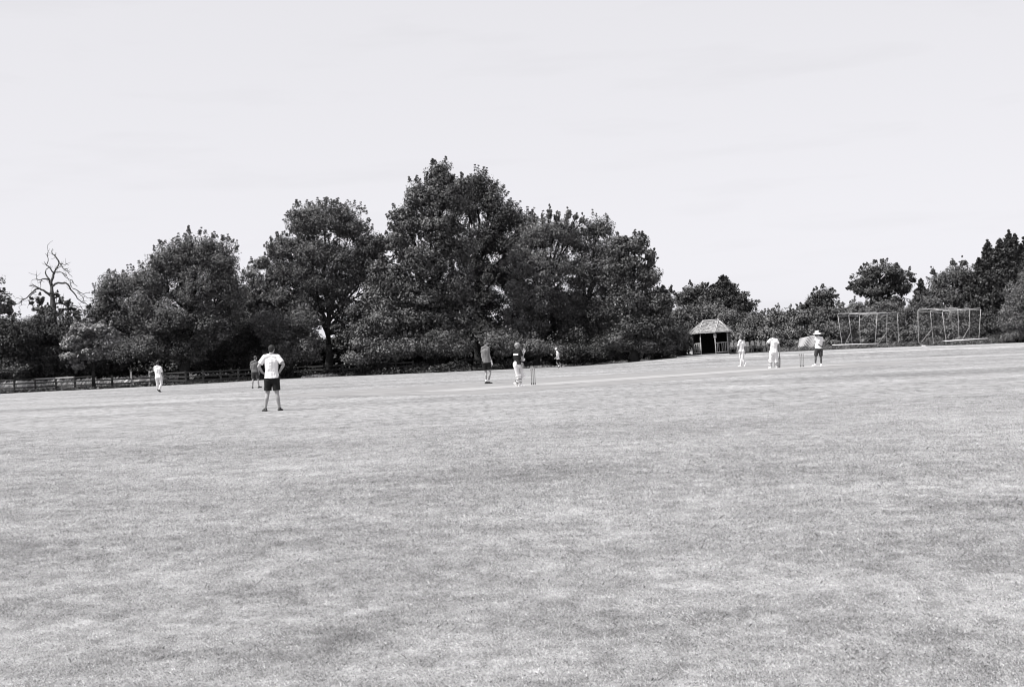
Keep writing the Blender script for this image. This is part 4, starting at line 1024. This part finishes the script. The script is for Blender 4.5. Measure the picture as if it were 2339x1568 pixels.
# ---------------------------------------------------------------- people
UPV = Vector((0, 0, 1))
class Person:
    def __init__(s, label, feet_px, cm, face, headface=None, voxel=0.008):
        s.g = on_ground(*feet_px); s.cm = cm; s.root = empty('person', s.g); tag(s.root, label, 'person')
        s.face = Vector((math.cos(R(face)), math.sin(R(face)), 0))      # direction the body faces; 90 = away from the camera
        hf = face if headface is None else headface
        s.hf = Vector((math.cos(R(hf)), math.sin(R(hf)), 0)); s.vx = voxel
    def J(s, x, y, d=0.0): return at(*s.cm(x, y), s.g.y+d)-s.g
    def hand(s, mb, wrist, direc, palm, side=1, curl=0.5, sc=1.0):
        """palm block, four unequal fingers with two bends and a thumb off the side"""
        d = direc.normalized(); n = (palm-d*palm.dot(d)).normalized(); w = d.cross(n)*side
        for k in (-1.2, 0, 1.2): mb.capsule(wrist+w*k*.008*sc, wrist+d*.085*sc+w*k*.026*sc, .018*sc, .015*sc, 8, 2)
        for k, L_ in zip((-1.5, -.5, .5, 1.5), (.066, .080, .074, .056)):
            b0 = wrist+d*.088*sc+w*k*.0185*sc; d1 = (d*math.cos(curl*.8)+n*math.sin(curl*.8)); d2 = (d*math.cos(curl*1.9)+n*math.sin(curl*1.9))
            m_ = b0+d1*L_*.55*sc; mb.capsule(b0, m_, .0095*sc, .0085*sc, 8, 2); mb.capsule(m_, m_+d2*L_*.5*sc, .0085*sc, .007*sc, 8, 2)
        t0 = wrist+d*.028*sc-w*.03*sc; t1 = t0+(d*.75-w*.75+n*.25).normalized()*.042*sc
        mb.capsule(t0, t1, .013*sc, .0105*sc, 8, 2); mb.capsule(t1, t1+(d*.9-w*.2+n*.35).normalized()*.032*sc, .0105*sc, .008*sc, 8, 2)
    def make(s, head, neck, sh, el, wr, hip, kn, an, toes, skin='skin', hair='hair_dark', shirt='cotton', sleeve=0.62, hem=None, bottom='shorts', bmat='black_cloth',
             bend_hem=0.75, shoe='shoe_dark', sole=True, palms=None, curls=(0.6, 0.6), hdirs=None, gloves=None, thin=1.0, wrinkle=0.006, socks=None, pads=False, hat=None, headr=1.0, bcuff=0.0):
        J = s.J; head = J(*head); neck = J(*neck)
        sh = [J(*p) for p in sh]; el = [J(*p) for p in el]; wr = [J(*p) for p in wr]; hip = [J(*p) for p in hip]; kn = [J(*p) for p in kn]; an = [J(*p) for p in an]
        f = s.face; side = (sh[1]-sh[0]); side.z = 0; side.normalize()
        pel = (hip[0]+hip[1])/2; chest = (sh[0]+sh[1])/2+Vector((0, 0, -.13)); waist = pel.lerp(chest, .42)
        # ---- body, one continuous surface
        b = MB(); hf = s.hf; hs = hf.cross(UPV)
        b.ellipsoid(head+UPV*.015, (hs, hf, UPV), (.076*headr, .094*headr, .108*headr), 18, 12)
        b.ellipsoid(head+hf*.022-UPV*.055, (hs, hf, UPV), (.056*headr, .066*headr, .06*headr), 14, 8)
        b.capsule(head+hf*.088-UPV*.0, head+hf*.104-UPV*.025, .009, .014, 8, 2)        # nose
        b.capsule(head+hf*.078-hs*.03+UPV*.022, head+hf*.078+hs*.03+UPV*.022, .014, .014, 8, 2)  # brow
        b.capsule(head+hf*.082-hs*.018-UPV*.058, head+hf*.082+hs*.018-UPV*.058, .009, .009, 8, 2)  # lips
        for k in (-1, 1): b.ellipsoid(head+hs*k*.079*headr-UPV*.005-hf*.004, (hs, hf, UPV), (.010, .018, .031), 8, 6)
        b.capsule(neck-UPV*.05, head-UPV*.06-hf*.015, .062, .053)
        for k in (0, 1):
            e = -1 if k == 0 else 1
            b.capsule(neck-UPV*.05, sh[k]-UPV*.01, .062, .058*thin)
            b.capsule(chest+side*e*.075, waist+side*e*.055, .098*thin, .088*thin); b.capsule(waist+side*e*.055, hip[k], .086*thin, .090*thin)
            m = sh[k].lerp(el[k], .4)
            b.capsule(sh[k], m, .056*thin, .051*thin); b.capsule(m, el[k], .051*thin, .040*thin)
            m = el[k].lerp(wr[k], .3); b.capsule(el[k], m, .040*thin, .043*thin); b.capsule(m, wr[k], .043*thin, .027*thin)
            m = hip[k].lerp(kn[k], .4); b.capsule(hip[k], m, .095*thin, .083*thin); b.capsule(m, kn[k], .083*thin, .056*thin)
            back = -f*.022; m = kn[k].lerp(an[k], .33)+back
            b.capsule(kn[k], m, .054*thin, .057*thin); b.capsule(m, an[k], .057*thin, .036*thin)
            t = Vector(toes[k]); t.normalize(); heel = an[k]-UPV*.055-t*.045; tip = an[k]-UPV*.055+t*.15
            b.capsule(an[k], heel, .036, .032); b.capsule(heel, tip, .034, .030)
            d = (wr[k]-el[k]).normalized() if not hdirs or hdirs[k] is None else Vector(hdirs[k]).normalized()
            pm = Vector(palms[k]) if palms else -side*e
            if gloves is None: s.hand(b, wr[k], d, pm, e, curls[k])
            else:
                b.capsule(wr[k], wr[k]+d*.05, .03, .03)
        b.capsule(chest, waist, .105*thin, .095*thin); b.capsule(waist, pel, .092*thin, .090*thin)
        s.body = b.remesh('body', M[skin], s.root, s.vx, 3)
        for k in (-1, 1):
            e_ = MB(); e_.ellipsoid(head+hf*.088*headr+hs*k*.03+UPV*.004, (hs, hf, UPV), (.012, .008, .007), 8, 6); e_.build('eye', M['eye'], s.root, smooth=True)
        # ---- hair
        if hair:
            h = MB(); h.ellipsoid(head+UPV*.032-hf*.018, (hs, hf, UPV), (.086*headr, .098*headr, .100*headr), 18, 12)
            h.ellipsoid(head-hf*.045-UPV*.02, (hs, hf, UPV), (.070*headr, .06*headr, .07*headr), 14, 8)
            h.remesh('hair', M[hair], s.root, .012, 2, .006, 30)
        # ---- shirt
        t_ = MB(); g_ = .016
        hemz = hem
        for k in (0, 1):
            e = -1 if k == 0 else 1
            t_.capsule(neck-UPV*.055, sh[k]-UPV*.008, .066+g_*.3, .060*thin+g_)
            t_.capsule(chest+side*e*.078, waist+side*e*.062, .100*thin+g_, .092*thin+g_*1.4)
            hp = pel+side*e*.07; low = Vector((hp.x, hp.y, hemz if hemz is not None else hp.z-.02))
            t_.tube([waist+side*e*.06, (waist+side*e*.06).lerp(low, .5), low], [.10*thin+g_, .112*thin+g_, .124*thin+g_], 14)
            c = sh[k].lerp(el[k], sleeve)
            t_.capsule(sh[k], sh[k].lerp(el[k], .12), .060*thin+g_, .062*thin+g_)
            t_.tube([sh[k].lerp(el[k], .04), sh[k].lerp(el[k], .3), c], [.058*thin+g_, .058*thin+g_, (.060 if sleeve < .8 else .045)*thin+g_], 14)
        t_.capsule(chest-f*.01, waist, .115*thin+g_, .10*thin+g_)
        low = Vector((pel.x, pel.y, hemz if hemz is not None else pel.z-.02)); t_.tube([waist, low], [.11*thin+g_, .138*thin+g_], 14)
        s.shirt = t_.remesh('shirt', M[shirt], s.root, s.vx, 3, wrinkle, 9)
        cl = MB(); ring = [neck+UPV*(-.005)+(side*math.cos(a)+f*math.sin(a))*.066-f*.0+UPV*(-.018*math.sin(a)) for a in np.linspace(0, 2*math.pi, 15)]
        cl.tube(ring, .009, 6, cap=False); cl.build('collar', M[shirt], s.shirt, smooth=True)
        # ---- shorts or trousers
        p_ = MB(); p_.capsule(pel+UPV*.09-side*.06, pel+UPV*.09+side*.06, .122*thin, .122*thin)
        p_.capsule(pel-UPV*.01-side*.07, pel-UPV*.01+side*.07, .120*thin, .120*thin)
        for k in (0, 1):
            e = -1 if k == 0 else 1
            p_.capsule(hip[k]+UPV*.06, hip[k]-UPV*.02, .115*thin, .118*thin)
            if bottom == 'shorts':
                c = hip[k].lerp(kn[k], bend_hem); p_.tube([hip[k], hip[k].lerp(c, .5), c], [.112*thin, .106*thin, .100*thin], 16)
            else:
                m = hip[k].lerp(kn[k], .5); bk = kn[k].lerp(an[k], .35)-f*.02
                en = kn[k].lerp(an[k], .97)
                p_.tube([hip[k], m, kn[k]], [.110*thin, .094*thin, .074*thin], 16); p_.capsule(kn[k], bk, .074*thin, .074*thin); p_.tube([kn[k].lerp(bk, .3), bk, en], [.074*thin, .074*thin, .066*thin+bcuff], 16)
        s.legs = p_.remesh('shorts' if bottom == 'shorts' else 'trousers', M[bmat], s.root, s.vx, 3, wrinkle*1.1, 8)
        # ---- shoes
        for k in (0, 1):
            t = Vector(toes[k]); t.normalize(); nrm = (UPV-t*t.z).normalized(); q = MB(); up_ = nrm
            heel = an[k]-up_*.055-t*.05; ball = an[k]-up_*.06+t*.11; tip = an[k]-up_*.062+t*.165
            q.capsule(an[k]-up_*.012-t*.012, heel, .046, .043); q.capsule(heel, ball, .043, .045); q.capsule(ball, tip, .045, .034); q.capsule(an[k]-up_*.01, ball, .044, .036)
            so = q.remesh('shoe', M[shoe], s.root, .009, 2)
            if sole:
                z = MB(); z.tube([heel-up_*.034-t*.045, heel-up_*.034, ball-up_*.036, tip-up_*.03+t*.03], [.02, .046, .048, .02], 12)
                # flatten across the normal
                z.v = [tuple(Vector(v)-up_*((Vector(v)-(heel-up_*.036)).dot(up_)*.72)) for v in z.v]
                z.build('sole', M['shoe_white'], so, smooth=True)
            if socks:
                w = MB(); w.tube([an[k].lerp(kn[k], .02), an[k].lerp(kn[k], socks)], [.044, .05], 12); w.build('sock', M['shoe_white'], s.root, smooth=True)
            if pads:
                d = (kn[k]-an[k]); w = MB(); cfr = f*.035; hz = (d.cross(f)).normalized()
                for o in (-.055, -.02, .02, .055):
                    w.capsule(an[k]+cfr+hz*o+d.normalized()*.02, kn[k]+cfr+hz*o+d*.12, .034, .036, 10, 2)
                w.capsule(kn[k]+f*.05-hz*.06, kn[k]+f*.05+hz*.06, .06, .06)
                w.remesh('leg_pad', M['pad'], s.root, .012, 2)
                for tt in (.2, .55, .93):
                    c = an[k].lerp(kn[k], tt)-f*.005; z = MB(); ring = [c+(hz*math.cos(a)*1.05+f*math.sin(a))*.098 for a in np.linspace(0, 2*math.pi, 17)]
                    z.tube(ring, .013, 6, cap=False); z.build('pad_strap', M['strap' if tt < .9 else 'pad'], s.root, smooth=True)
        if gloves:
            for k in (0, 1):
                d = (wr[k]-el[k]).normalized() if not hdirs or hdirs[k] is None else Vector(hdirs[k]).normalized()
                e = -1 if k == 0 else 1; pm = Vector(palms[k]) if palms else -side*e
                q = MB(); s.hand(q, wr[k]-d*.01, d, pm, e, curls[k], 1.45)
                q.tube([wr[k]-d*.07, wr[k]+d*.02], [.05, .042], 12); q.remesh('glove', M[gloves], s.root, .010, 2)
        s.pts = dict(head=head, neck=neck, sh=sh, el=el, wr=wr, hip=hip, kn=kn, an=an, pel=pel, chest=chest, side=side, hf=hf, hs=hs)
        return s
    def cap(s, m, brim=True, back=False):
        p = s.pts; q = MB(); h = p['head']+UPV*.045
        q.ellipsoid(h, (p['hs'], p['hf'], UPV), (.088, .104, .085), 18, 10)
        if brim: 
            for k in (-1, 0, 1): q.capsule(h+p['hf']*.08+p['hs']*k*.03-UPV*.005, h+p['hf']*.155+p['hs']*k*.028-UPV*.02, .014, .009)
        q.remesh('cap', M[m], s.root, .010, 2)

cA = crop(760, 1080, 6.27); cB = crop(460, 1130, 12.06)
# 1 front man, hands on hips, back to the camera
p1 = Person('man in white t-shirt and black shorts with hands on hips, nearest the camera', cA(660, 1425), cA, 90, 78, 0.007)
p1.make((655, 196, .02), (640, 288, 0), [(518, 350, 0), (768, 345, 0)], [(392, 540, -.06), (893, 498, -.04)], [(478, 665, .07), (812, 650, .09)],
        [(588, 800, 0), (732, 800, 0)], [(574, 1075, .03), (762, 1070, .0)], [(528, 1375, 0), (815, 1362, .02)], [(-.55, .75, 0), (.25, 1, 0)],
        skin='skin', hair='hair_dark', shirt='cotton', sleeve=.72, hem=p1.J(650, 772).z, bend_hem=.78, palms=[(1, .2, 0), (-1, .2, 0)], hdirs=[(.75, .55, -.35), (-.6, .7, -.35)], curls=(.4, .4),
        shoe='shoe_dark', wrinkle=.008, socks=None, thin=1.06)
# 2 man in grey walking away behind him
p2 = Person('man in grey t-shirt and dark shorts walking away behind the nearest man', cA(330, 970), cA, 95, 60)
p2.make((333, 368, 0), (315, 420, 0), [(258, 455, 0), (366, 452, 0)], [(235, 560, .08), (383, 570, 0)], [(262, 630, .25), (403, 668, .02)],
        [(287, 670, 0), (355, 670, 0)], [(280, 800, .0), (380, 800, 0)], [(274, 945, 0), (402, 935, -.02)], [(-.1, 1, 0), (.7, .7, .1)],
        skin='skin', hair='hair_mid', shirt='cotton_grey', sleeve=.6, hem=p2.J(320, 650).z, bmat='dark_cloth', bend_hem=.85, curls=(.6, .6), thin=.98)
# 3 man in whites, walking
p3 = Person('player in white shirt and long white trousers walking near the rail fence', cB(550, 1415), cB, 80, 100)
p3.make((485, 308, .0), (492, 385, 0), [(400, 460, .02), (605, 465, -.02)], [(395, 640, .12), (672, 680, -.02)], [(440, 800, .25), (728, 868, .02)],
        [(480, 860, 0), (620, 860, 0)], [(498, 1090, .05), (640, 1095, -.02)], [(525, 1285, .12), (570, 1330, -.08)], [(.15, 1, 0), (.35, .8, -.35)],
        skin='skin_tan', hair='hair_dark', shirt='cotton', sleeve=.85, hem=p3.J(540, 860).z, bottom='trousers', bmat='whites', shoe='shoe_dark', sole=False, curls=(.7, .7), wrinkle=.010)
# 4 keeper
p4 = Person('man in grey shirt and dark shorts wearing pale wicketkeeping gloves', c3(390, 1175), c3, 70, 20)
p4.make((348, 215, 0), (332, 285, 0), [(262, 345, .02), (388, 348, -.04)], [(245, 515, .12), (415, 515, -.02)], [(285, 665, .22), (468, 660, .0)],
        [(300, 700, 0), (392, 700, 0)], [(345, 915, .03), (440, 900, .0)], [(345, 1130, 0), (400, 1130, .05)], [(.6, .6, 0), (1, .4, 0)],
        skin='skin', hair='hair_mid', shirt='cotton_mid', sleeve=.62, hem=p4.J(330, 685).z, bmat='black_cloth', bend_hem=.72, gloves='pad', curls=(.5, .6), socks=.22)
p4.cap('dark_cloth')
# 5 helmeted batter
p5 = Person('helmeted batter in dark shirt and white pads with raised gloves beside the nearer wicket', c3(1120, 1240), c3, 50, 15)
p5.make((1070, 292, 0), (1060, 365, 0), [(1012, 415, .10), (1128, 415, -.10)], [(1088, 565, .20), (1190, 600, -.12)], [(1152, 622, -.02), (1208, 465, .02)],
        [(1035, 745, -.06), (1130, 745, .06)], [(1085, 975, -.05), (1175, 970, .08)], [(1130, 1190, -.05), (1050, 1165, .08)], [(1, -.2, 0), (.55, 0, -.8)],
        skin='skin', hair=None, shirt='black_cloth', sleeve=.65, hem=p5.J(1080, 725).z, bottom='trousers', bmat='whites', shoe='shoe_white', sole=False, gloves='pad',
        palms=[(0, 1, 0), (0, -1, 0)], hdirs=[(1, 0, .1), (.35, 0, 1)], curls=(.9, .8), pads=True, wrinkle=.009)
def helmet(P):
    q = MB(); p = P.pts; h = p['head']+UPV*.028
    q.ellipsoid(h, (p['hs'], p['hf'], UPV), (.105, .122, .108), 20, 12)
    for k in (-1, 0, 1): q.capsule(h+p['hf']*.10+p['hs']*k*.04+UPV*.0, h+p['hf']*.165+p['hs']*k*.035-UPV*.012, .012, .009)
    for k in (-1, 1): q.ellipsoid(h+p['hs']*k*.088-UPV*.06, (p['hs'], p['hf'], UPV), (.02, .05, .055), 10, 8)
    o = q.remesh('helmet', M['helmet'], P.root, .010, 2)
    g = MB()
    for z in (-.05, -.085, -.12):
        g.tube([h+p['hf']*.13*math.cos(a)+p['hs']*.10*math.sin(a)+UPV*z for a in np.linspace(-1.4, 1.4, 11)], .004, 5)
    g.build('grille', M['strap'], o)
helmet(p5)
def back_patch(P):
    m = MB(); n = 10; vs = []
    a = P.J(962, 500, -.0); 
    ch = P.pts['chest']
    # name strip across the shoulders, laid over the shirt back
    ax0 = -P.face; ax1 = P.pts['side']
    for i in range(n+1):
        an_ = -0.75+1.5*i/n
        for z in (0, 1):
            d = ax0*math.cos(an_)+ax1*math.sin(an_)*1.35
            vs.append(ch+d*.150+UPV*(-.035+.065*z)); 
    for i in range(n+1):
        an_ = -0.75+1.5*i/n
        for z in (0, 1):
            d = ax0*math.cos(an_)+ax1*math.sin(an_)*1.35
            vs.append(ch+d*.120+UPV*(-.035+.065*z))
    k = 2*(n+1); fs = []
    for i in range(n):
        fs += [(2*i, 2*i+2, 2*i+3, 2*i+1), (k+2*i, k+2*i+1, k+2*i+3, k+2*i+2), (2*i+1, 2*i+3, k+2*i+3, k+2*i+1), (2*i, k+2*i, k+2*i+2, 2*i+2)]
    m.add(vs, fs); m.build('name_strip', M['cotton'], P.shirt)
back_patch(p5)
# 6 running boy
p6 = Person('boy in white cap and t-shirt and black shorts running left before the trees', c3(2035, 812), c3, 180, 180, .010)
p6.make((1974, 378, 0), (1990, 413, 0), [(2000, 435, -.14), (2012, 437, .14)], [(2018, 515, -.2), (2050, 505, .22)], [(1955, 575, -.12), (2010, 565, .24)],
        [(2012, 595, -.08), (2020, 595, .08)], [(1985, 690, -.08), (2052, 700, .08)], [(2040, 775, -.08), (2090, 730, .10)], [(-.6, 0, -.6), (-.3, 0, -1)],
        skin='skin', hair='hair_mid', shirt='cotton', sleeve=.6, hem=p6.J(2015, 605).z, bmat='black_cloth', bend_hem=.8, shoe='shoe_dark', thin=.8, socks=.3, curls=(1., 1.), headr=.97)
p6.cap('cotton')
# 7 bowler
p7 = Person('bowler in white shirt and trousers striding left in front of the stacked chairs', c5(245, 1030), c5, 140, 165)
p7.make((186, 380, 0), (188, 432, 0), [(168, 470, -.10), (258, 470, .10)], [(130, 590, -.12), (298, 590, .10)], [(118, 690, -.10), (303, 705, .04)],
        [(185, 700, .06), (240, 700, -.06)], [(200, 855, .08), (232, 870, -.06)], [(202, 1000, .1), (282, 975, -.06)], [(-1, .1, 0), (-.35, .2, -1)],
        skin='skin_tan', hair='hair_mid', shirt='cotton', sleeve=.85, hem=p7.J(210, 700).z, bottom='trousers', bmat='whites', shoe='shoe_white', sole=False, curls=(.7, .7), wrinkle=.010)
# 8 batter with bat
p8 = Person('batter in white t-shirt and pads, hand on hip, holding a bat upright by his leg', c5(935, 1070), c5, 92, 80)
p8.make((935, 335, 0), (930, 390, 0), [(872, 432, 0), (1000, 432, 0)], [(772, 530, -.05), (1058, 560, -.02)], [(838, 615, .12), (1078, 640, -.02)],
        [(890, 735, 0), (980, 735, 0)], [(872, 895, .02), (985, 895, .02)], [(858, 1035, 0), (1000, 1035, 0)], [(-.3, 1, 0), (.3, 1, 0)],
        skin='skin_tan', hair='hair_mid', shirt='cotton', sleeve=.68, hem=p8.J(930, 725).z, bottom='trousers', bmat='whites', shoe='shoe_white', sole=False, pads=True,
        hdirs=[(.8, .5, -.3), (.05, -.1, -1)], palms=[(.3, .8, .3), (-1, 0, 0)], curls=(.5, 1.2), thin=1.12, wrinkle=.010)
def bat(P, top, neck_, tip, label):
    a = P.J(*top)+P.g; n = P.J(*neck_)+P.g; t = P.J(*tip)+P.g
    t.z = max(t.z, float(gz(t.x, t.y))+.01)
    root = empty('cricket_bat', t); tag(root, label, 'bat')
    h = MB(); h.tube([n-t, a-t], [.017, .017], 10); h.build('grip', M['strap'], root, smooth=True)
    d = (t-n).normalized(); sd_ = d.cross(Vector((0, 1, 0))).normalized(); fw = d.cross(sd_); b = MB(); vs = []
    prof = [(0, .02, .018), (.06, .045, .024), (.12, .053, .03), (.75, .054, .045), (.93, .053, .035), (1, .045, .018)]; L_ = (t-n).length
    for s_, w, th in prof:
        c = n-t+d*L_*s_
        vs += [c-sd_*w-fw*th*.25, c+sd_*w-fw*th*.25, c+sd_*w+fw*th*.25, c+fw*th, c-sd_*w+fw*th*.25]
    fs = []
    for i in range(len(prof)-1):
        for k in range(5): fs.append((i*5+k, i*5+(k+1) % 5, (i+1)*5+(k+1) % 5, (i+1)*5+k))
    fs += [(4, 3, 2, 1, 0), tuple(25+k for k in range(5))]
    b.add(vs, fs); b.build('blade', M['bat'], root)
bat(p8, (1080, 640, -.05), (1068, 815, -.05), (1064, 1072, -.05), 'cricket bat held upright beside the leg of the batter with hand on hip')
bat(p5, (1150, 610, -.14), (1172, 680, -.14), (1222, 820, -.14), 'cricket bat tucked under the arm of the helmeted batter')
# 9 umpire
p9 = Person('man in wide white sun hat, white t-shirt and dark shorts with hands behind his back', c5(1945, 1035), c5, 90, 95)
p9.make((1920, 300, 0), (1935, 352, 0), [(1895, 388, 0), (2022, 392, 0)], [(1900, 500, -.02), (2050, 520, 0)], [(2000, 570, -.16), (2040, 618, -.08)],
        [(1912, 650, 0), (1998, 650, 0)], [(1885, 810, 0), (2000, 815, 0)], [(1878, 985, 0), (2008, 985, 0)], [(-1, -.1, 0), (-.2, -1, 0)],
        skin='skin_dark', hair='hair_dark', shirt='cotton', sleeve=.6, hem=p9.J(1950, 628).z, bmat='dark_cloth', bend_hem=.88, shoe='shoe_white', sole=True, curls=(.8, .9), socks=.12, thin=1.02)
def sunhat(P):
    p = P.pts; h = p['head']+UPV*.06; q = MB()
    q.tube([h-UPV*.02, h+UPV*.07, h+UPV*.105], [.105, .098, .07], 20)
    n = 28; vs = []
    for k in range(n):
        a = 2*math.pi*k/n; w = .225+.01*math.sin(2*a); dz = -.05+.025*math.cos(2*a)
        vs += [h+Vector((math.cos(a)*.10, math.sin(a)*.10, 0)), h+Vector((math.cos(a)*w, math.sin(a)*w, dz)), h+Vector((math.cos(a)*w, math.sin(a)*w, dz-.014)), h+Vector((math.cos(a)*.10, math.sin(a)*.10, -.02))]
    fs = []
    for k in range(n):
        j = (k+1) % n
        for i in range(4): fs.append((4*k+i, 4*j+i, 4*j+(i+1) % 4, 4*k+(i+1) % 4))
    q.add(vs, fs); o = q.build('sun_hat', M['cotton'], P.root, smooth=True)
sunhat(p9)
for P in (p1, p2, p3, p4, p5, p6, p7, p8, p9):
    print('PERSON', [round(v, 2) for v in P.g], 'head', round(P.pts['head'].z+.12, 2))
